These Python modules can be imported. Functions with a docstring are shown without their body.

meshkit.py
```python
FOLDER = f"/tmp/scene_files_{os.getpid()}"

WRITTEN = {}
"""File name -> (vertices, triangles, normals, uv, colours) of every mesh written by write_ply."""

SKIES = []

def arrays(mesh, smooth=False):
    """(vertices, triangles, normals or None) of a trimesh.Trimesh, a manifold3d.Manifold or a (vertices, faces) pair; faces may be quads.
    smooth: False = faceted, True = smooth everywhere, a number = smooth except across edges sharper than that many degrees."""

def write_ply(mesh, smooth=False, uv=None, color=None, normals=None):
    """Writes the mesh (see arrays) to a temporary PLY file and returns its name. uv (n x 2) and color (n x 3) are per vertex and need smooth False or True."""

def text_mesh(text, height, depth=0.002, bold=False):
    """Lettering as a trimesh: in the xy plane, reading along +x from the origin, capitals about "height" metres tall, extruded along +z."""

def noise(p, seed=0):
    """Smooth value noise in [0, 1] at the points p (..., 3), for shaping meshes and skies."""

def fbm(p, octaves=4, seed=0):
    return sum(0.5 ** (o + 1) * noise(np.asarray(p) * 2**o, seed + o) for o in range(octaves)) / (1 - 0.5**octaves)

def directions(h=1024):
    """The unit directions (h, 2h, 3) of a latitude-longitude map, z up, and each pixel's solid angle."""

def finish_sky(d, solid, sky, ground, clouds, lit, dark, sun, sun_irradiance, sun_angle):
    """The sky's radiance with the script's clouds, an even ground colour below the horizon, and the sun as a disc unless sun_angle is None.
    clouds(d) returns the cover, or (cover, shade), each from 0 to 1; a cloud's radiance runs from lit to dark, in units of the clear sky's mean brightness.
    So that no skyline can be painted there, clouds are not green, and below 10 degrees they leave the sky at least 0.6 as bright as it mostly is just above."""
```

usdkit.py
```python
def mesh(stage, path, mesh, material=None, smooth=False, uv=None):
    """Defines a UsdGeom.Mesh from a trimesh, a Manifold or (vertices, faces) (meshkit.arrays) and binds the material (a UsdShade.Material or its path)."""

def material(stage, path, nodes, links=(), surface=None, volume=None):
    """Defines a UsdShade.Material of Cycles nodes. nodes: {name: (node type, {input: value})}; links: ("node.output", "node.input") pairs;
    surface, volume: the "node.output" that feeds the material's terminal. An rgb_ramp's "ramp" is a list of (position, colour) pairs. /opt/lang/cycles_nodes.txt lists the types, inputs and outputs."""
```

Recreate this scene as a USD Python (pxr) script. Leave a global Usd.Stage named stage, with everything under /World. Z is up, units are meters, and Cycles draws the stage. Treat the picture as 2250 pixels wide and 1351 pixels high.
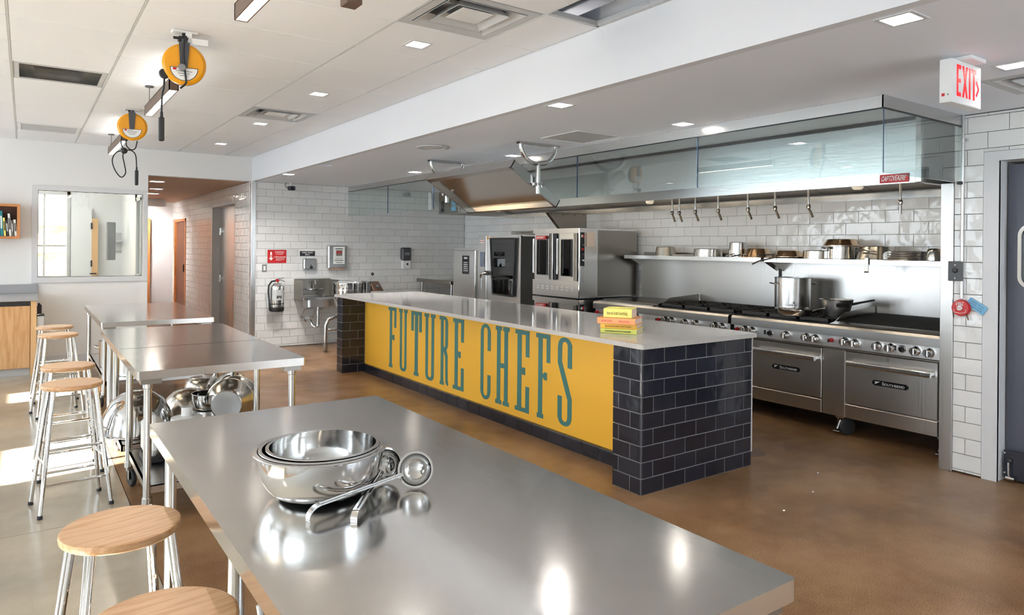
import math, random
import numpy as np, trimesh, shapely
from shapely.geometry import Polygon, box as sbox, Point, LineString
from shapely.ops import unary_union
from shapely import affinity
import meshkit, usdkit
from pxr import Usd, UsdGeom, UsdLux, Gf, Sdf

stage = Usd.Stage.CreateInMemory()
UsdGeom.SetStageUpAxis(stage, 'Z'); UsdGeom.SetStageMetersPerUnit(stage, 1.0)
UsdGeom.Xform.Define(stage, '/World'); UsdGeom.Scope.Define(stage, '/World/Looks')
random.seed(7); RNG = np.random.default_rng(7)

# ------------------------------------------------------------------ camera, sky, sun, unseen window light, exposure
YAW, ROLL, EYE = 0.6132, 0.00883, (0.0, 0.0, 1.52)
FOCAL_PX, PRINCIPAL = 1520.3, (1124.0, 543.0)
EXPOSURE = 0.66
c_, s_ = math.cos(YAW), math.sin(YAW)
fw_, rt_, up_ = np.array([s_, c_, 0]), np.array([c_, -s_, 0]), np.array([0, 0, 1.0])
rt2 = rt_ * math.cos(ROLL) + up_ * math.sin(ROLL); up2 = up_ * math.cos(ROLL) - rt_ * math.sin(ROLL)
cam = UsdGeom.Camera.Define(stage, '/World/Camera')
mm = np.eye(4); mm[0, :3], mm[1, :3], mm[2, :3], mm[3, :3] = rt2, up2, -fw_, EYE
cam.AddTransformOp().Set(Gf.Matrix4d(*mm.ravel().tolist()))
cam.CreateHorizontalApertureAttr(36.0); cam.CreateVerticalApertureAttr(36.0 * 1351 / 2250)
cam.CreateFocalLengthAttr(36.0 * FOCAL_PX / 2250)
cam.CreateHorizontalApertureOffsetAttr((1125 - PRINCIPAL[0]) / 2250 * 36.0)
cam.CreateVerticalApertureOffsetAttr(-(675.5 - PRINCIPAL[1]) / 2250 * 36.0)
cam.CreateClippingRangeAttr(Gf.Vec2f(0.05, 200)); cam.CreateExposureAttr(EXPOSURE)

UsdGeom.Xform.Define(stage, '/World/Lights')
dome = UsdLux.DomeLight.Define(stage, '/World/Lights/Sky'); dome.CreateIntensityAttr(0.3); dome.CreateColorAttr(Gf.Vec3f(0.86, 0.94, 1.0))
sun = UsdLux.DistantLight.Define(stage, '/World/Lights/Sun'); sun.CreateIntensityAttr(260000.0); sun.CreateAngleAttr(0.6); sun.CreateColorAttr(Gf.Vec3f(1.0, 0.95, 0.87))
SUN_EL, SUN_AZ = math.radians(24), math.radians(9)           # shines towards +x, a little +y
sd = np.array([math.cos(SUN_EL) * math.cos(SUN_AZ), math.cos(SUN_EL) * math.sin(SUN_AZ), -math.sin(SUN_EL)])
sz = -sd; sx = np.cross([0, 0, 1.0], sz); sx /= np.linalg.norm(sx); sy = np.cross(sz, sx)
sm = np.eye(4); sm[0, :3], sm[1, :3], sm[2, :3] = sx, sy, sz
sun.AddTransformOp().Set(Gf.Matrix4d(*sm.ravel().tolist()))
WIN_LEFT = [(-2.5, -1.5), (-1.4, 1.2), (2.6, 4.62), (5.75, 7.25), (7.95, 10.35)]   # unseen windows of the left wall, placed to light the room, y ranges
WIN_NEAR = [(2.9, 5.0)]                            # unseen windows behind the camera, placed to light the kitchen, x ranges
SUN_GAPS = [(1.3, 2.5, 1.2, 2.2), (4.66, 5.56, 1.99, 2.36), (7.37, 7.88, 1.99, 2.36)]   # unseen openings, shaped to throw sun patches and bounce light
WZ = (0.25, 2.70); LEFT_X, NEAR_Y = -4.5, -2.6
def window_light(name, pos, w, h, rot, power):
    l = UsdLux.RectLight.Define(stage, '/World/Lights/' + name); l.CreateWidthAttr(w); l.CreateHeightAttr(h)
    l.CreateIntensityAttr(power); l.CreateColorAttr(Gf.Vec3f(0.80, 0.91, 1.0))
    l.AddTranslateOp().Set(Gf.Vec3d(*pos)); (l.AddRotateYOp() if rot[0] == 'y' else l.AddRotateXOp()).Set(rot[1])
for i, (a, b) in enumerate(WIN_LEFT):
    window_light('Daylight_left_%d' % i, (LEFT_X - 0.02, (a + b) / 2, sum(WZ) / 2), WZ[1] - WZ[0], b - a, ('y', -90), (3.0, 3.0, 2.8, 4.0, 4.6)[i])
for i, (a, b) in enumerate(WIN_NEAR):
    window_light('Daylight_near_%d' % i, ((a + b) / 2, NEAR_Y - 0.02, sum(WZ) / 2), b - a, WZ[1] - WZ[0], ('x', 90), 3.4)


# ------------------------------------------------------------------ materials
MATS = {}
def mat(name, base=(0.8, 0.8, 0.8), rough=0.5, metal=0.0, var=None, bump=None, emit=None, rnd=0.0, **kw):
    """base colour; var = (second colour, noise scale xyz, low, high); bump = (scale xyz, distance, detail); rnd = spread of tone between pieces"""
    n = {'p': ('principled_bsdf', dict(base_color=base, roughness=rough, metallic=metal, **kw))}
    L = []
    if var or bump: n['tc'] = ('texture_coordinate', {})
    col = None
    if var:
        c2, sc, lo, hi = var
        n['mv'] = ('mapping', {'scale': sc}); n['nv'] = ('noise_texture', {'scale': 1.0, 'detail': 4.0, 'roughness': 0.6})
        n['rv'] = ('rgb_ramp', {'ramp': [(lo, base), (hi, c2)]})
        L += [('tc.object', 'mv.vector'), ('mv.vector', 'nv.vector'), ('nv.fac', 'rv.fac')]; col = 'rv.color'
    if rnd:
        n['oi'] = ('object_info', {}); n['mr'] = ('map_range', {'to_min': 1 - rnd, 'to_max': 1 + rnd}); n['hs'] = ('hsv', {'color': base})
        L += [('oi.random', 'mr.value'), ('mr.result', 'hs.value')]
        if col: L.append((col, 'hs.color'))
        col = 'hs.color'
    if col: L.append((col, 'p.base_color'))
    if bump:
        sc, dist, det = bump
        n['mb'] = ('mapping', {'scale': sc}); n['nb'] = ('noise_texture', {'scale': 1.0, 'detail': det}); n['b'] = ('bump', {'strength': 1.0, 'distance': dist})
        L += [('tc.object', 'mb.vector'), ('mb.vector', 'nb.vector'), ('nb.fac', 'b.height'), ('b.normal', 'p.normal')]
    if emit:
        n['p'][1]['emission_color'] = emit[0]; n['p'][1]['emission_strength'] = emit[1]
    MATS[name] = usdkit.material(stage, '/World/Looks/' + name, n, L, surface='p.BSDF')
    return MATS[name]
def srgb(r, g, b):
    f = lambda x: (x / 255) / 12.92 if x / 255 <= 0.04045 else ((x / 255 + 0.055) / 1.055) ** 2.4
    return (f(r), f(g), f(b))
mat('wall_paint', (0.80, 0.79, 0.77), 0.6); mat('white_paint', (0.80, 0.80, 0.80), 0.5); mat('added_uplight', (1, 1, 1), 0.5, emit=((1.0, 0.95, 0.88), 4.0)); mat('soffit_paint', (0.72, 0.725, 0.75), 0.45)
mat('ceiling_tile', (0.86, 0.865, 0.88), 0.8, bump=((220, 220, 220), 0.0006, 3)); mat('t_bar', (0.62, 0.62, 0.61), 0.4); mat('kitchen_ceiling', (0.86, 0.89, 0.95), 0.5)
mat('trim_grey', (0.68, 0.68, 0.69), 0.4); mat('lamp_dim', (0.8, 0.75, 0.65), 0.3, emit=((1.0, 0.85, 0.6), 0.25)); mat('white_plastic', (0.80, 0.80, 0.79), 0.35); mat('light_grey', (0.55, 0.55, 0.55), 0.4); mat('mid_grey', (0.22, 0.22, 0.23), 0.4); mat('dark_grey', (0.06, 0.06, 0.065), 0.4)
mat('black', (0.012, 0.012, 0.013), 0.45); mat('black_gloss', (0.01, 0.01, 0.012), 0.12); mat('rubber', (0.02, 0.02, 0.022), 0.6); mat('void', (0.004, 0.004, 0.005), 0.9)
mat('tile_white', (0.78, 0.775, 0.76), 0.07, bump=((9, 9, 9), 0.006, 1.5), rnd=0.035); mat('grout_white', (0.34, 0.33, 0.31), 0.8)
mat('tile_dark', (0.017, 0.018, 0.026), 0.10, bump=((10, 10, 10), 0.003, 1.0), rnd=0.2); mat('grout_dark', (0.17, 0.17, 0.175), 0.8)
mat('steel', (0.64, 0.635, 0.625), 0.24, 1.0, bump=((3, 90, 90), 0.0004, 2)); mat('steel_v', (0.76, 0.75, 0.735), 0.26, 1.0, bump=((80, 80, 2), 0.0004, 2))
mat('steel_top', (0.80, 0.79, 0.775), 0.155, 1.0, var=((0.75, 0.74, 0.715), (2.2, 3.0, 3.0), 0.4, 0.62), bump=((40, 4, 4), 0.00008, 3))
mat('steel_tube', (0.62, 0.62, 0.61), 0.18, 1.0); mat('steel_dark', (0.33, 0.31, 0.28), 0.3, 1.0, bump=((60, 60, 3), 0.0003, 2)); mat('steel_bowl', (0.62, 0.615, 0.605), 0.10, 1.0, bump=((4, 4, 120), 0.0001, 2))
mat('steel_pan', (0.62, 0.595, 0.55), 0.20, 1.0); mat('steel_spun', (0.62, 0.62, 0.62), 0.3, 1.0); mat('chrome', (0.82, 0.82, 0.82), 0.06, 1.0); mat('mirror', (0.80, 0.79, 0.76), 0.10, 1.0)
mat('hood_steel', (0.66, 0.66, 0.66), 0.28, 1.0, bump=((2, 6, 60), 0.0004, 2)); mat('copper_tint', (0.70, 0.52, 0.36), 0.16, 1.0); mat('aluminium_worn', (0.55, 0.52, 0.46), 0.33, 1.0, var=((0.40, 0.35, 0.27), (9, 9, 9), 0.45, 0.7))
mat('cast_iron', (0.018, 0.016, 0.015), 0.55, bump=((60, 60, 60), 0.001, 3)); mat('steel_panel', (0.74, 0.74, 0.74), 0.34, 1.0); mat('hood_inside', (0.34, 0.31, 0.28), 0.32, 1.0); mat('nozzle_metal', (0.25, 0.22, 0.18), 0.25, 1.0); mat('griddle', (0.20, 0.185, 0.165), 0.3, 1.0)
mat('quartz', (0.50, 0.475, 0.45), 0.09, var=((0.47, 0.445, 0.42), (60, 60, 60), 0.4, 0.6)); mat('quartz_grey', (0.36, 0.36, 0.37), 0.35)
mat('yellow_paint', srgb(243, 186, 62), 0.4); mat('teal_paint', srgb(66, 122, 120), 0.45)
mat('oak', srgb(210, 170, 130), 0.34, var=(srgb(192, 146, 104), (5, 70, 70), 0.44, 0.62), bump=((9, 90, 90), 0.0003, 3))
mat('oak_cabinet', srgb(216, 170, 120), 0.4, var=(srgb(200, 148, 96), (30, 30, 3), 0.4, 0.62)); mat('oak_edge', srgb(222, 178, 126), 0.4); mat('orange_wood', srgb(206, 138, 84), 0.35, var=(srgb(190, 120, 70), (3, 30, 2), 0.4, 0.62)); mat('brown_wood', srgb(92, 52, 32), 0.4)
mat('reel_yellow', srgb(232, 158, 18), 0.28); mat('red', srgb(196, 18, 24), 0.35); mat('red_glow', srgb(220, 10, 25), 0.4, emit=(srgb(235, 12, 30), 0.45)); mat('label_white', (0.8, 0.8, 0.78), 0.5); mat('brown_metal', srgb(96, 74, 60), 0.4)
mat('lamp_warm', (1, 0.9, 0.75), 0.5, emit=((1.0, 0.99, 0.98), 120.0)); mat('unseen_end_lamp', (1, 1, 1), 0.5, emit=((1.0, 0.97, 0.93), 520.0)); mat('lamp_far', (1, 0.9, 0.75), 0.5, emit=((1.0, 0.98, 0.95), 850.0)); mat('lamp_pendant', (1, 0.95, 0.85), 0.5, emit=((1.0, 0.88, 0.74), 25.0)); mat('lamp_corridor', (1, 0.9, 0.75), 0.5, emit=((1.0, 0.93, 0.84), 22.0)); mat('unseen_office_lamp', (1, 1, 1), 0.5, emit=((0.84, 0.93, 1.0), 4.2)); mat('unseen_hood_lamp', (1, 0.9, 0.75), 0.5, emit=((1.0, 0.82, 0.60), 7.0)); mat('well_white', (0.85, 0.82, 0.78), 0.3)
mat('door_blue', srgb(72, 74, 88), 0.35); mat('kick_black', srgb(30, 30, 42), 0.35); mat('blue_panel', srgb(58, 80, 112), 0.25); mat('screen_grey', srgb(98, 106, 124), 0.2); mat('blue_tag', srgb(112, 178, 214), 0.5); mat('cable_blue', srgb(40, 130, 215), 0.4)
mat('book_yellow', srgb(238, 224, 120), 0.5); mat('book_gold', srgb(240, 182, 70), 0.5); mat('book_orange', srgb(240, 158, 100), 0.5); mat('book_lime', srgb(206, 208, 100), 0.5); mat('paper', srgb(236, 214, 196), 0.8); mat('book_teal', srgb(30, 128, 140), 0.5); mat('book_white', srgb(226, 224, 214), 0.5); mat('book_grey', srgb(120, 116, 108), 0.5); mat('ink', srgb(120, 100, 30), 0.6); mat('ink_dark', (0.03, 0.03, 0.03), 0.6)
mat('bronze', srgb(120, 92, 66), 0.35, 0.8); mat('salmon', srgb(204, 160, 128), 0.4); mat('corridor_ceiling_bounce', srgb(176, 140, 112), 0.5); mat('backsplash_steel', (0.46, 0.445, 0.43), 0.30, 1.0, bump=((70, 70, 3), 0.0004, 2))  # corridor ceiling is white; warm light off the wood is painted into it
mat('brick', srgb(172, 128, 98), 0.8, var=(srgb(200, 176, 140), (4, 4, 9), 0.4, 0.65)); mat('asphalt', (0.3, 0.3, 0.3), 0.9)
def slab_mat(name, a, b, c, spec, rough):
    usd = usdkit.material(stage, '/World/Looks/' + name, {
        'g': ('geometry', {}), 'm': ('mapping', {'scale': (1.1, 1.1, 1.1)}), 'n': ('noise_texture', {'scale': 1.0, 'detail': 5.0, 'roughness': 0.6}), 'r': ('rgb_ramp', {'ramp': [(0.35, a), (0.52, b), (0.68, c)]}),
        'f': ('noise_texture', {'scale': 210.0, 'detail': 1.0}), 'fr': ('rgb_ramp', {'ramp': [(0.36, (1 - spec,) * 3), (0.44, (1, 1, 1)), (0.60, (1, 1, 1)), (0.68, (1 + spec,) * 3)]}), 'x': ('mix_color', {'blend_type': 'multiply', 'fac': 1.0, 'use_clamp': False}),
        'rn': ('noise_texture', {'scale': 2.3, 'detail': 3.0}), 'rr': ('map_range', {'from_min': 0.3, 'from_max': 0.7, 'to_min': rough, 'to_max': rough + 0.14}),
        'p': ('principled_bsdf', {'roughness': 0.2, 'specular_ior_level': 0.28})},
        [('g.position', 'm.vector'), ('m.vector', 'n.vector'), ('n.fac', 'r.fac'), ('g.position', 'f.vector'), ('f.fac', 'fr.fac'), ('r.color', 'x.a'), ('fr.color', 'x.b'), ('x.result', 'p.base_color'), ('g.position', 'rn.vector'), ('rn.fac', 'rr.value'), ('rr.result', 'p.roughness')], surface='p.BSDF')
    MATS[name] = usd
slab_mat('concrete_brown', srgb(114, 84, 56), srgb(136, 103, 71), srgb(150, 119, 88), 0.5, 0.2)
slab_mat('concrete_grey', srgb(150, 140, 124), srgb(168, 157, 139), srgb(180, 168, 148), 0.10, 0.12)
def glass(name, tint, base=0.04):
    MATS[name] = usdkit.material(stage, '/World/Looks/' + name, {'f': ('layer_weight', {'blend': 0.5}), 'w': ('math', {'math_type': 'power', 'value2': 4.0}), 'a': ('math', {'math_type': 'multiply_add', 'value2': 0.85, 'value3': base}), 't': ('transparent_bsdf', {'color': tint}), 'g': ('glossy_bsdf', {'color': (1, 1, 1), 'roughness': 0.0}), 'm': ('mix_closure', {})},
        [('f.facing', 'w.value1'), ('w.value', 'a.value1'), ('a.value', 'm.fac'), ('t.BSDF', 'm.closure1'), ('g.BSDF', 'm.closure2')], surface='m.closure')
glass('pane_glass', (0.95, 0.97, 0.96)); glass('hood_glass', (0.90, 0.945, 0.94), 0.06); glass('oven_glass', (0.22, 0.22, 0.22), 0.05); glass('jar_glass', (0.85, 0.87, 0.9), 0.05)

# ------------------------------------------------------------------ mesh helpers
def bx(x0, y0, z0, x1, y1, z1, b=0.0):
    x0, x1 = sorted((x0, x1)); y0, y1 = sorted((y0, y1)); z0, z1 = sorted((z0, z1))
    if b <= 0:
        m = trimesh.creation.box((x1 - x0, y1 - y0, z1 - z0)); m.apply_translation(((x0 + x1) / 2, (y0 + y1) / 2, (z0 + z1) / 2)); return m
    b = min(b, (x1 - x0) * .45, (y1 - y0) * .45, (z1 - z0) * .45); P = []
    for sx in (0, 1):
        for sy in (0, 1):
            for szz in (0, 1):
                p = np.array([(x0, x1)[sx], (y0, y1)[sy], (z0, z1)[szz]]); d = np.array([b if sx == 0 else -b, b if sy == 0 else -b, b if szz == 0 else -b])
                for k in range(3):
                    q = p + d; q[k] = p[k]; P.append(q)
    return trimesh.convex.convex_hull(np.array(P))
def frame_of(d):
    d = np.asarray(d, float); d = d / np.linalg.norm(d); a = np.array([0, 0, 1.0]) if abs(d[2]) < .9 else np.array([1.0, 0, 0])
    u = np.cross(a, d); u /= np.linalg.norm(u); return u, np.cross(d, u), d
def tube(path, r, n=10, closed=False):
    P = np.asarray(path, float); R = np.broadcast_to(np.asarray(r, float), (len(P),)); N = len(P); V = []; u = None
    for i in range(N):
        if closed: t = P[(i + 1) % N] - P[i - 1]
        else: t = P[min(i + 1, N - 1)] - P[max(i - 1, 0)]
        t = t / np.linalg.norm(t)
        if u is None: u = frame_of(t)[0]
        u = u - t * (u @ t); u /= np.linalg.norm(u); w = np.cross(t, u)
        a = np.arange(n) * 2 * np.pi / n
        V.append(P[i] + R[i] * (np.cos(a)[:, None] * u + np.sin(a)[:, None] * w))
    V = np.vstack(V); F = []
    for i in range(N if closed else N - 1):
        j = (i + 1) % N
        for k in range(n):
            l = (k + 1) % n; F += [(i * n + k, j * n + k, j * n + l), (i * n + k, j * n + l, i * n + l)]
    if not closed:
        V = np.vstack([V, P[0], P[-1]]); c0, c1 = len(V) - 2, len(V) - 1
        for k in range(n): l = (k + 1) % n; F += [(c0, l, k), (c1, (N - 1) * n + k, (N - 1) * n + l)]
    m = trimesh.Trimesh(V, F, process=False); m.fix_normals() if closed else None
    return m
def spline(P, k=6):
    P = np.asarray(P, float); Q = np.vstack([2 * P[0] - P[1], P, 2 * P[-1] - P[-2]]); out = []
    for i in range(1, len(Q) - 2):
        for t in np.arange(k) / k:
            a, b, c, d = Q[i - 1:i + 3]; out.append(.5 * (2 * b + (c - a) * t + (2 * a - 5 * b + 4 * c - d) * t * t + (3 * b - a - 3 * c + d) * t ** 3))
    return np.array(out + [P[-1]])
def cyl(p0, p1, r, r2=None, n=18): return tube([p0, p1], [r, r if r2 is None else r2], n)
def lathe(prof, c=(0, 0, 0), n=40, axis=(0, 0, 1)):
    """profile of (radius, height); a closed solid when it starts and ends on the axis"""
    prof = np.asarray(prof, float); a = np.arange(n) * 2 * np.pi / n; V = []; idx = []
    for r, h in prof:
        if r < 1e-6: idx.append((len(V), 1)); V.append((0, 0, h))
        else:
            idx.append((len(V), n)); V += [(r * math.cos(t), r * math.sin(t), h) for t in a]
    F = []
    for (i, ni), (j, nj) in zip(idx[:-1], idx[1:]):
        for k in range(n):
            l = (k + 1) % n
            if ni == n and nj == n: F += [(i + k, i + l, j + l), (i + k, j + l, j + k)]
            elif ni == n: F.append((i + k, i + l, j))
            elif nj == n: F.append((i, j + l, j + k))
    V = np.array(V); u, w, d = frame_of(axis)
    if abs(axis[2]) > .999 and axis[2] > 0: u, w, d = np.eye(3)
    V = V[:, :1] * u + V[:, 1:2] * w + V[:, 2:] * d + np.asarray(c, float)
    return trimesh.Trimesh(V, F, process=False)
def ext(poly, h, origin=(0, 0, 0), right=(1, 0, 0), up=(0, 1, 0)):
    """extrudes a 2D polygon (right, up) by h along right x up"""
    ms = [trimesh.creation.extrude_polygon(g, h, engine='earcut') for g in getattr(poly, 'geoms', [poly]) if g.area > 1e-9]
    return orient(trimesh.util.concatenate(ms), origin, right, up)
def orient(m, origin, right, up):
    r, u = np.asarray(right, float), np.asarray(up, float); w = np.cross(r, u); T = np.eye(4); T[:3, 0], T[:3, 1], T[:3, 2], T[:3, 3] = r, u, w, origin
    m = m.copy(); m.apply_transform(T); return m
def text(t, h, origin, right, up, depth=0.0015, bold=False, center=False, width=None):
    m = meshkit.text_mesh(t, h, depth, bold); w = m.bounds[1][0] - m.bounds[0][0]
    if width: m.apply_scale([width / w, 1, 1]); w = width
    if center: m.apply_translation((-w / 2 - m.bounds[0][0], 0, 0))
    return orient(m, origin, right, up)
def cat(*ms):
    L = []
    for m in ms: L += list(m) if isinstance(m, (list, tuple)) else [m]
    return trimesh.util.concatenate(L) if len(L) > 1 else L[0]
def rotated(m, axis, deg, point=(0, 0, 0)):
    m = m.copy(); m.apply_transform(trimesh.transformations.rotation_matrix(math.radians(deg), axis, point)); return m
def moved(m, d): m = m.copy(); m.apply_translation(d); return m
def rrect(w, h, r, cx=0, cy=0):
    r = min(r, w / 2 - .0005, h / 2 - .0005)
    return sbox(cx - w / 2 + r, cy - h / 2 + r, cx + w / 2 - r, cy + h / 2 - r).buffer(r, 6)

# ------------------------------------------------------------------ scene helpers
USED = {}
def numbered(parent, name):
    k = (parent, name); USED[k] = USED.get(k, -1) + 1
    return parent + '/' + (name if USED[k] == 0 else '%s_%03d' % (name, USED[k]))
class Thing:
    def __init__(s, name, label=None, cat=None, loc=(0, 0, 0), group=None, kind=None, path=None):
        s.loc = np.asarray(loc, float); s.path = path or numbered('/World', name)
        s.x = UsdGeom.Xform.Define(stage, s.path); s.op = s.x.AddTranslateOp(); s.op.Set(Gf.Vec3d(*map(float, loc))); s.rz = s.x.AddRotateZOp(); s.rz.Set(0.0)
        meta(s.x.GetPrim(), label, cat, group, kind)
    def part(s, name, mesh, m, smooth=30, parent=None, label=None, kind=None):
        """the mesh is given in world coordinates (a prototype's loc is the origin until it is moved)"""
        me = mesh.copy(); me.apply_translation(-s.loc)
        p = usdkit.mesh(stage, numbered(parent or s.path, name), me, MATS[m], smooth)
        meta(p.GetPrim(), label, None, None, kind); return str(p.GetPath())
def meta(prim, label=None, cat=None, group=None, kind=None):
    for k, v in (('label', label), ('category', cat), ('group', group), ('kind', kind)):
        if v: prim.SetCustomDataByKey(k, v)
def solo(name, mesh, m, label=None, cat=None, group=None, kind=None, smooth=30):
    p = usdkit.mesh(stage, numbered('/World', name), mesh, MATS[m], smooth); meta(p.GetPrim(), label, cat, group, kind); return str(p.GetPath())
def copy_of(t, loc, rz, label, group=None):
    path = numbered('/World', t.path.split('/')[-1]); x = UsdGeom.Xform.Define(stage, path); p = x.GetPrim()
    p.GetReferences().AddInternalReference(t.path); p.SetInstanceable(True)
    p.GetAttribute('xformOp:translate').Set(Gf.Vec3d(*map(float, loc))); p.GetAttribute('xformOp:rotateZ').Set(float(rz))
    meta(p, label, t.x.GetPrim().GetCustomDataByKey('category'), group or t.x.GetPrim().GetCustomDataByKey('group')); return path
def tile_piece(a0, a1, b0, b1, o, ua, ub, un, th=0.007, ch=0.0018, wob=0.0007):
    """a glazed tile with chamfered edges and corners that stand a little uneven"""
    P = []
    for n_, e in ((0, 0), (th - ch, 0), (th, ch)):
        for a, b in ((a0 + e, b0 + e), (a1 - e, b0 + e), (a1 - e, b1 - e), (a0 + e, b1 - e)):
            P.append(o + ua * a + ub * b + un * (n_ + (RNG.uniform(-wob, wob) if n_ == th else 0)))
    F = []
    for k in (0, 4):
        for i in range(4): j = (i + 1) % 4; F += [(k + i, k + j, k + 4 + j), (k + i, k + 4 + j, k + 4 + i)]
    F += [(8, 9, 10), (8, 10, 11)]
    return trimesh.Trimesh(np.array(P), F, process=False)
def tile_rects(a0, a1, b0, b1, pa, pb, offa, offb, holes=(), gap=0.003):
    """running-bond rectangles; offa is a joint of the courses with an even number, offb a bed joint"""
    out = []; k0 = math.floor((b0 - offb) / pb) - 1
    for k in range(k0, k0 + int((b1 - b0) / pb) + 4):
        lo, hi = max(offb + k * pb + gap / 2, b0), min(offb + (k + 1) * pb - gap / 2, b1)
        if hi - lo < 0.008: continue
        sh = offa + (pa / 2 if k % 2 else 0); j0 = math.floor((a0 - sh) / pa) - 1
        for j in range(j0, j0 + int((a1 - a0) / pa) + 4):
            l, r = max(sh + j * pa + gap / 2, a0), min(sh + (j + 1) * pa - gap / 2, a1)
            if r - l < 0.008: continue
            pieces = [(l, r, lo, hi)]
            for h in holes:
                nxt = []
                for (l2, r2, lo2, hi2) in pieces:
                    if h[0] >= r2 or h[1] <= l2 or h[2] >= hi2 or h[3] <= lo2: nxt.append((l2, r2, lo2, hi2)); continue
                    mlo, mhi = max(lo2, h[2]), min(hi2, h[3])
                    for q in ((l2, min(r2, h[0]), lo2, hi2), (max(l2, h[1]), r2, lo2, hi2), (max(l2, h[0]), min(r2, h[1]), lo2, mlo), (max(l2, h[0]), min(r2, h[1]), mhi, hi2)):
                        if q[1] - q[0] > .008 and q[3] - q[2] > .008: nxt.append(q)
                pieces = nxt
            out += pieces
    return out
# ------------------------------------------------------------------ the room
CZ, KZ, FY, RX, DX, SX = 2.795, 2.45, 10.45, 6.35, 5.25, 2.712      # dining ceiling, kitchen ceiling, far wall, range wall, door wall, soffit face
JX, JY = 0.515, 4.41
fl = Thing('floor', kind='structure')
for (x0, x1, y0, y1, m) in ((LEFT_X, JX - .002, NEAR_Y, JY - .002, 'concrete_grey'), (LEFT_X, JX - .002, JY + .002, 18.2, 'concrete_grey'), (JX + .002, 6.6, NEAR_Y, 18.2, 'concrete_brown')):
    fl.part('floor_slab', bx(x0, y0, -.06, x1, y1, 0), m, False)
fl.part('subfloor', bx(LEFT_X, NEAR_Y, -.12, 6.6, 18.2, -.062), 'mid_grey', False)
# dining ceiling: lay-in panels between bars
ce = Thing('ceiling', kind='structure')
GX = [LEFT_X, -3.086, -2.487, -1.288, -0.088, 0.516, 1.714, 2.327, SX]
GY = [3.6 + .5985 * k for k in range(-10, 12)] + [FY]; GY = [y for y in GY if y > NEAR_Y + .1]; GY = [NEAR_Y] + GY
DL = [(2.02, 3.92), (2.015, 5.70), (2.015, 7.47), (2.02, 9.27), (2.02, 2.1), (2.02, .31), (2.02, -1.49), (-1.9, 2.1), (-1.9, 5.7), (-1.9, 9.27)]          # recessed lights of the dining ceiling; later ones unseen, added for fill
HOLE = .064
open_cells = set()
def cell_of(x, y): return max(i for i, g in enumerate(GX) if g <= x), max(j for j, g in enumerate(GY) if g <= y)
CASS = [(2.02, 3.3), (2.02, 6.9)]; LINE = (0.2, 6.3); GRILLE = (0.2, 9.35); HATCH = (2.5, 2.75)
for p in CASS + [LINE, GRILLE, HATCH]: open_cells.add(cell_of(*p))
lit = {cell_of(*p): p for p in DL}
for i in range(len(GX) - 1):
    for j in range(len(GY) - 1):
        if (i, j) in open_cells: continue
        x0, x1, y0, y1 = GX[i] + .006, GX[i + 1] - .006, GY[j] + .004, GY[j + 1] - .004
        if (i, j) in lit:
            x, y = lit[(i, j)]
            ms = ext(sbox(x0, y0, x1, y1).difference(sbox(x - HOLE, y - HOLE, x + HOLE, y + HOLE)), .018, (0, 0, CZ))
        else: ms = bx(x0, y0, CZ, x1, y1, CZ + .018, .003)
        ce.part('ceiling_panel', ms, 'ceiling_tile', False)
for k, x in enumerate(GX[1:-1]): ce.part('t_bar', cat(bx(x - .012, NEAR_Y, CZ + .004, x + .012, FY, CZ + .03), bx(x - .0035, NEAR_Y, CZ - .001, x + .0035, FY, CZ + .006)), 't_bar', False)
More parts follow.
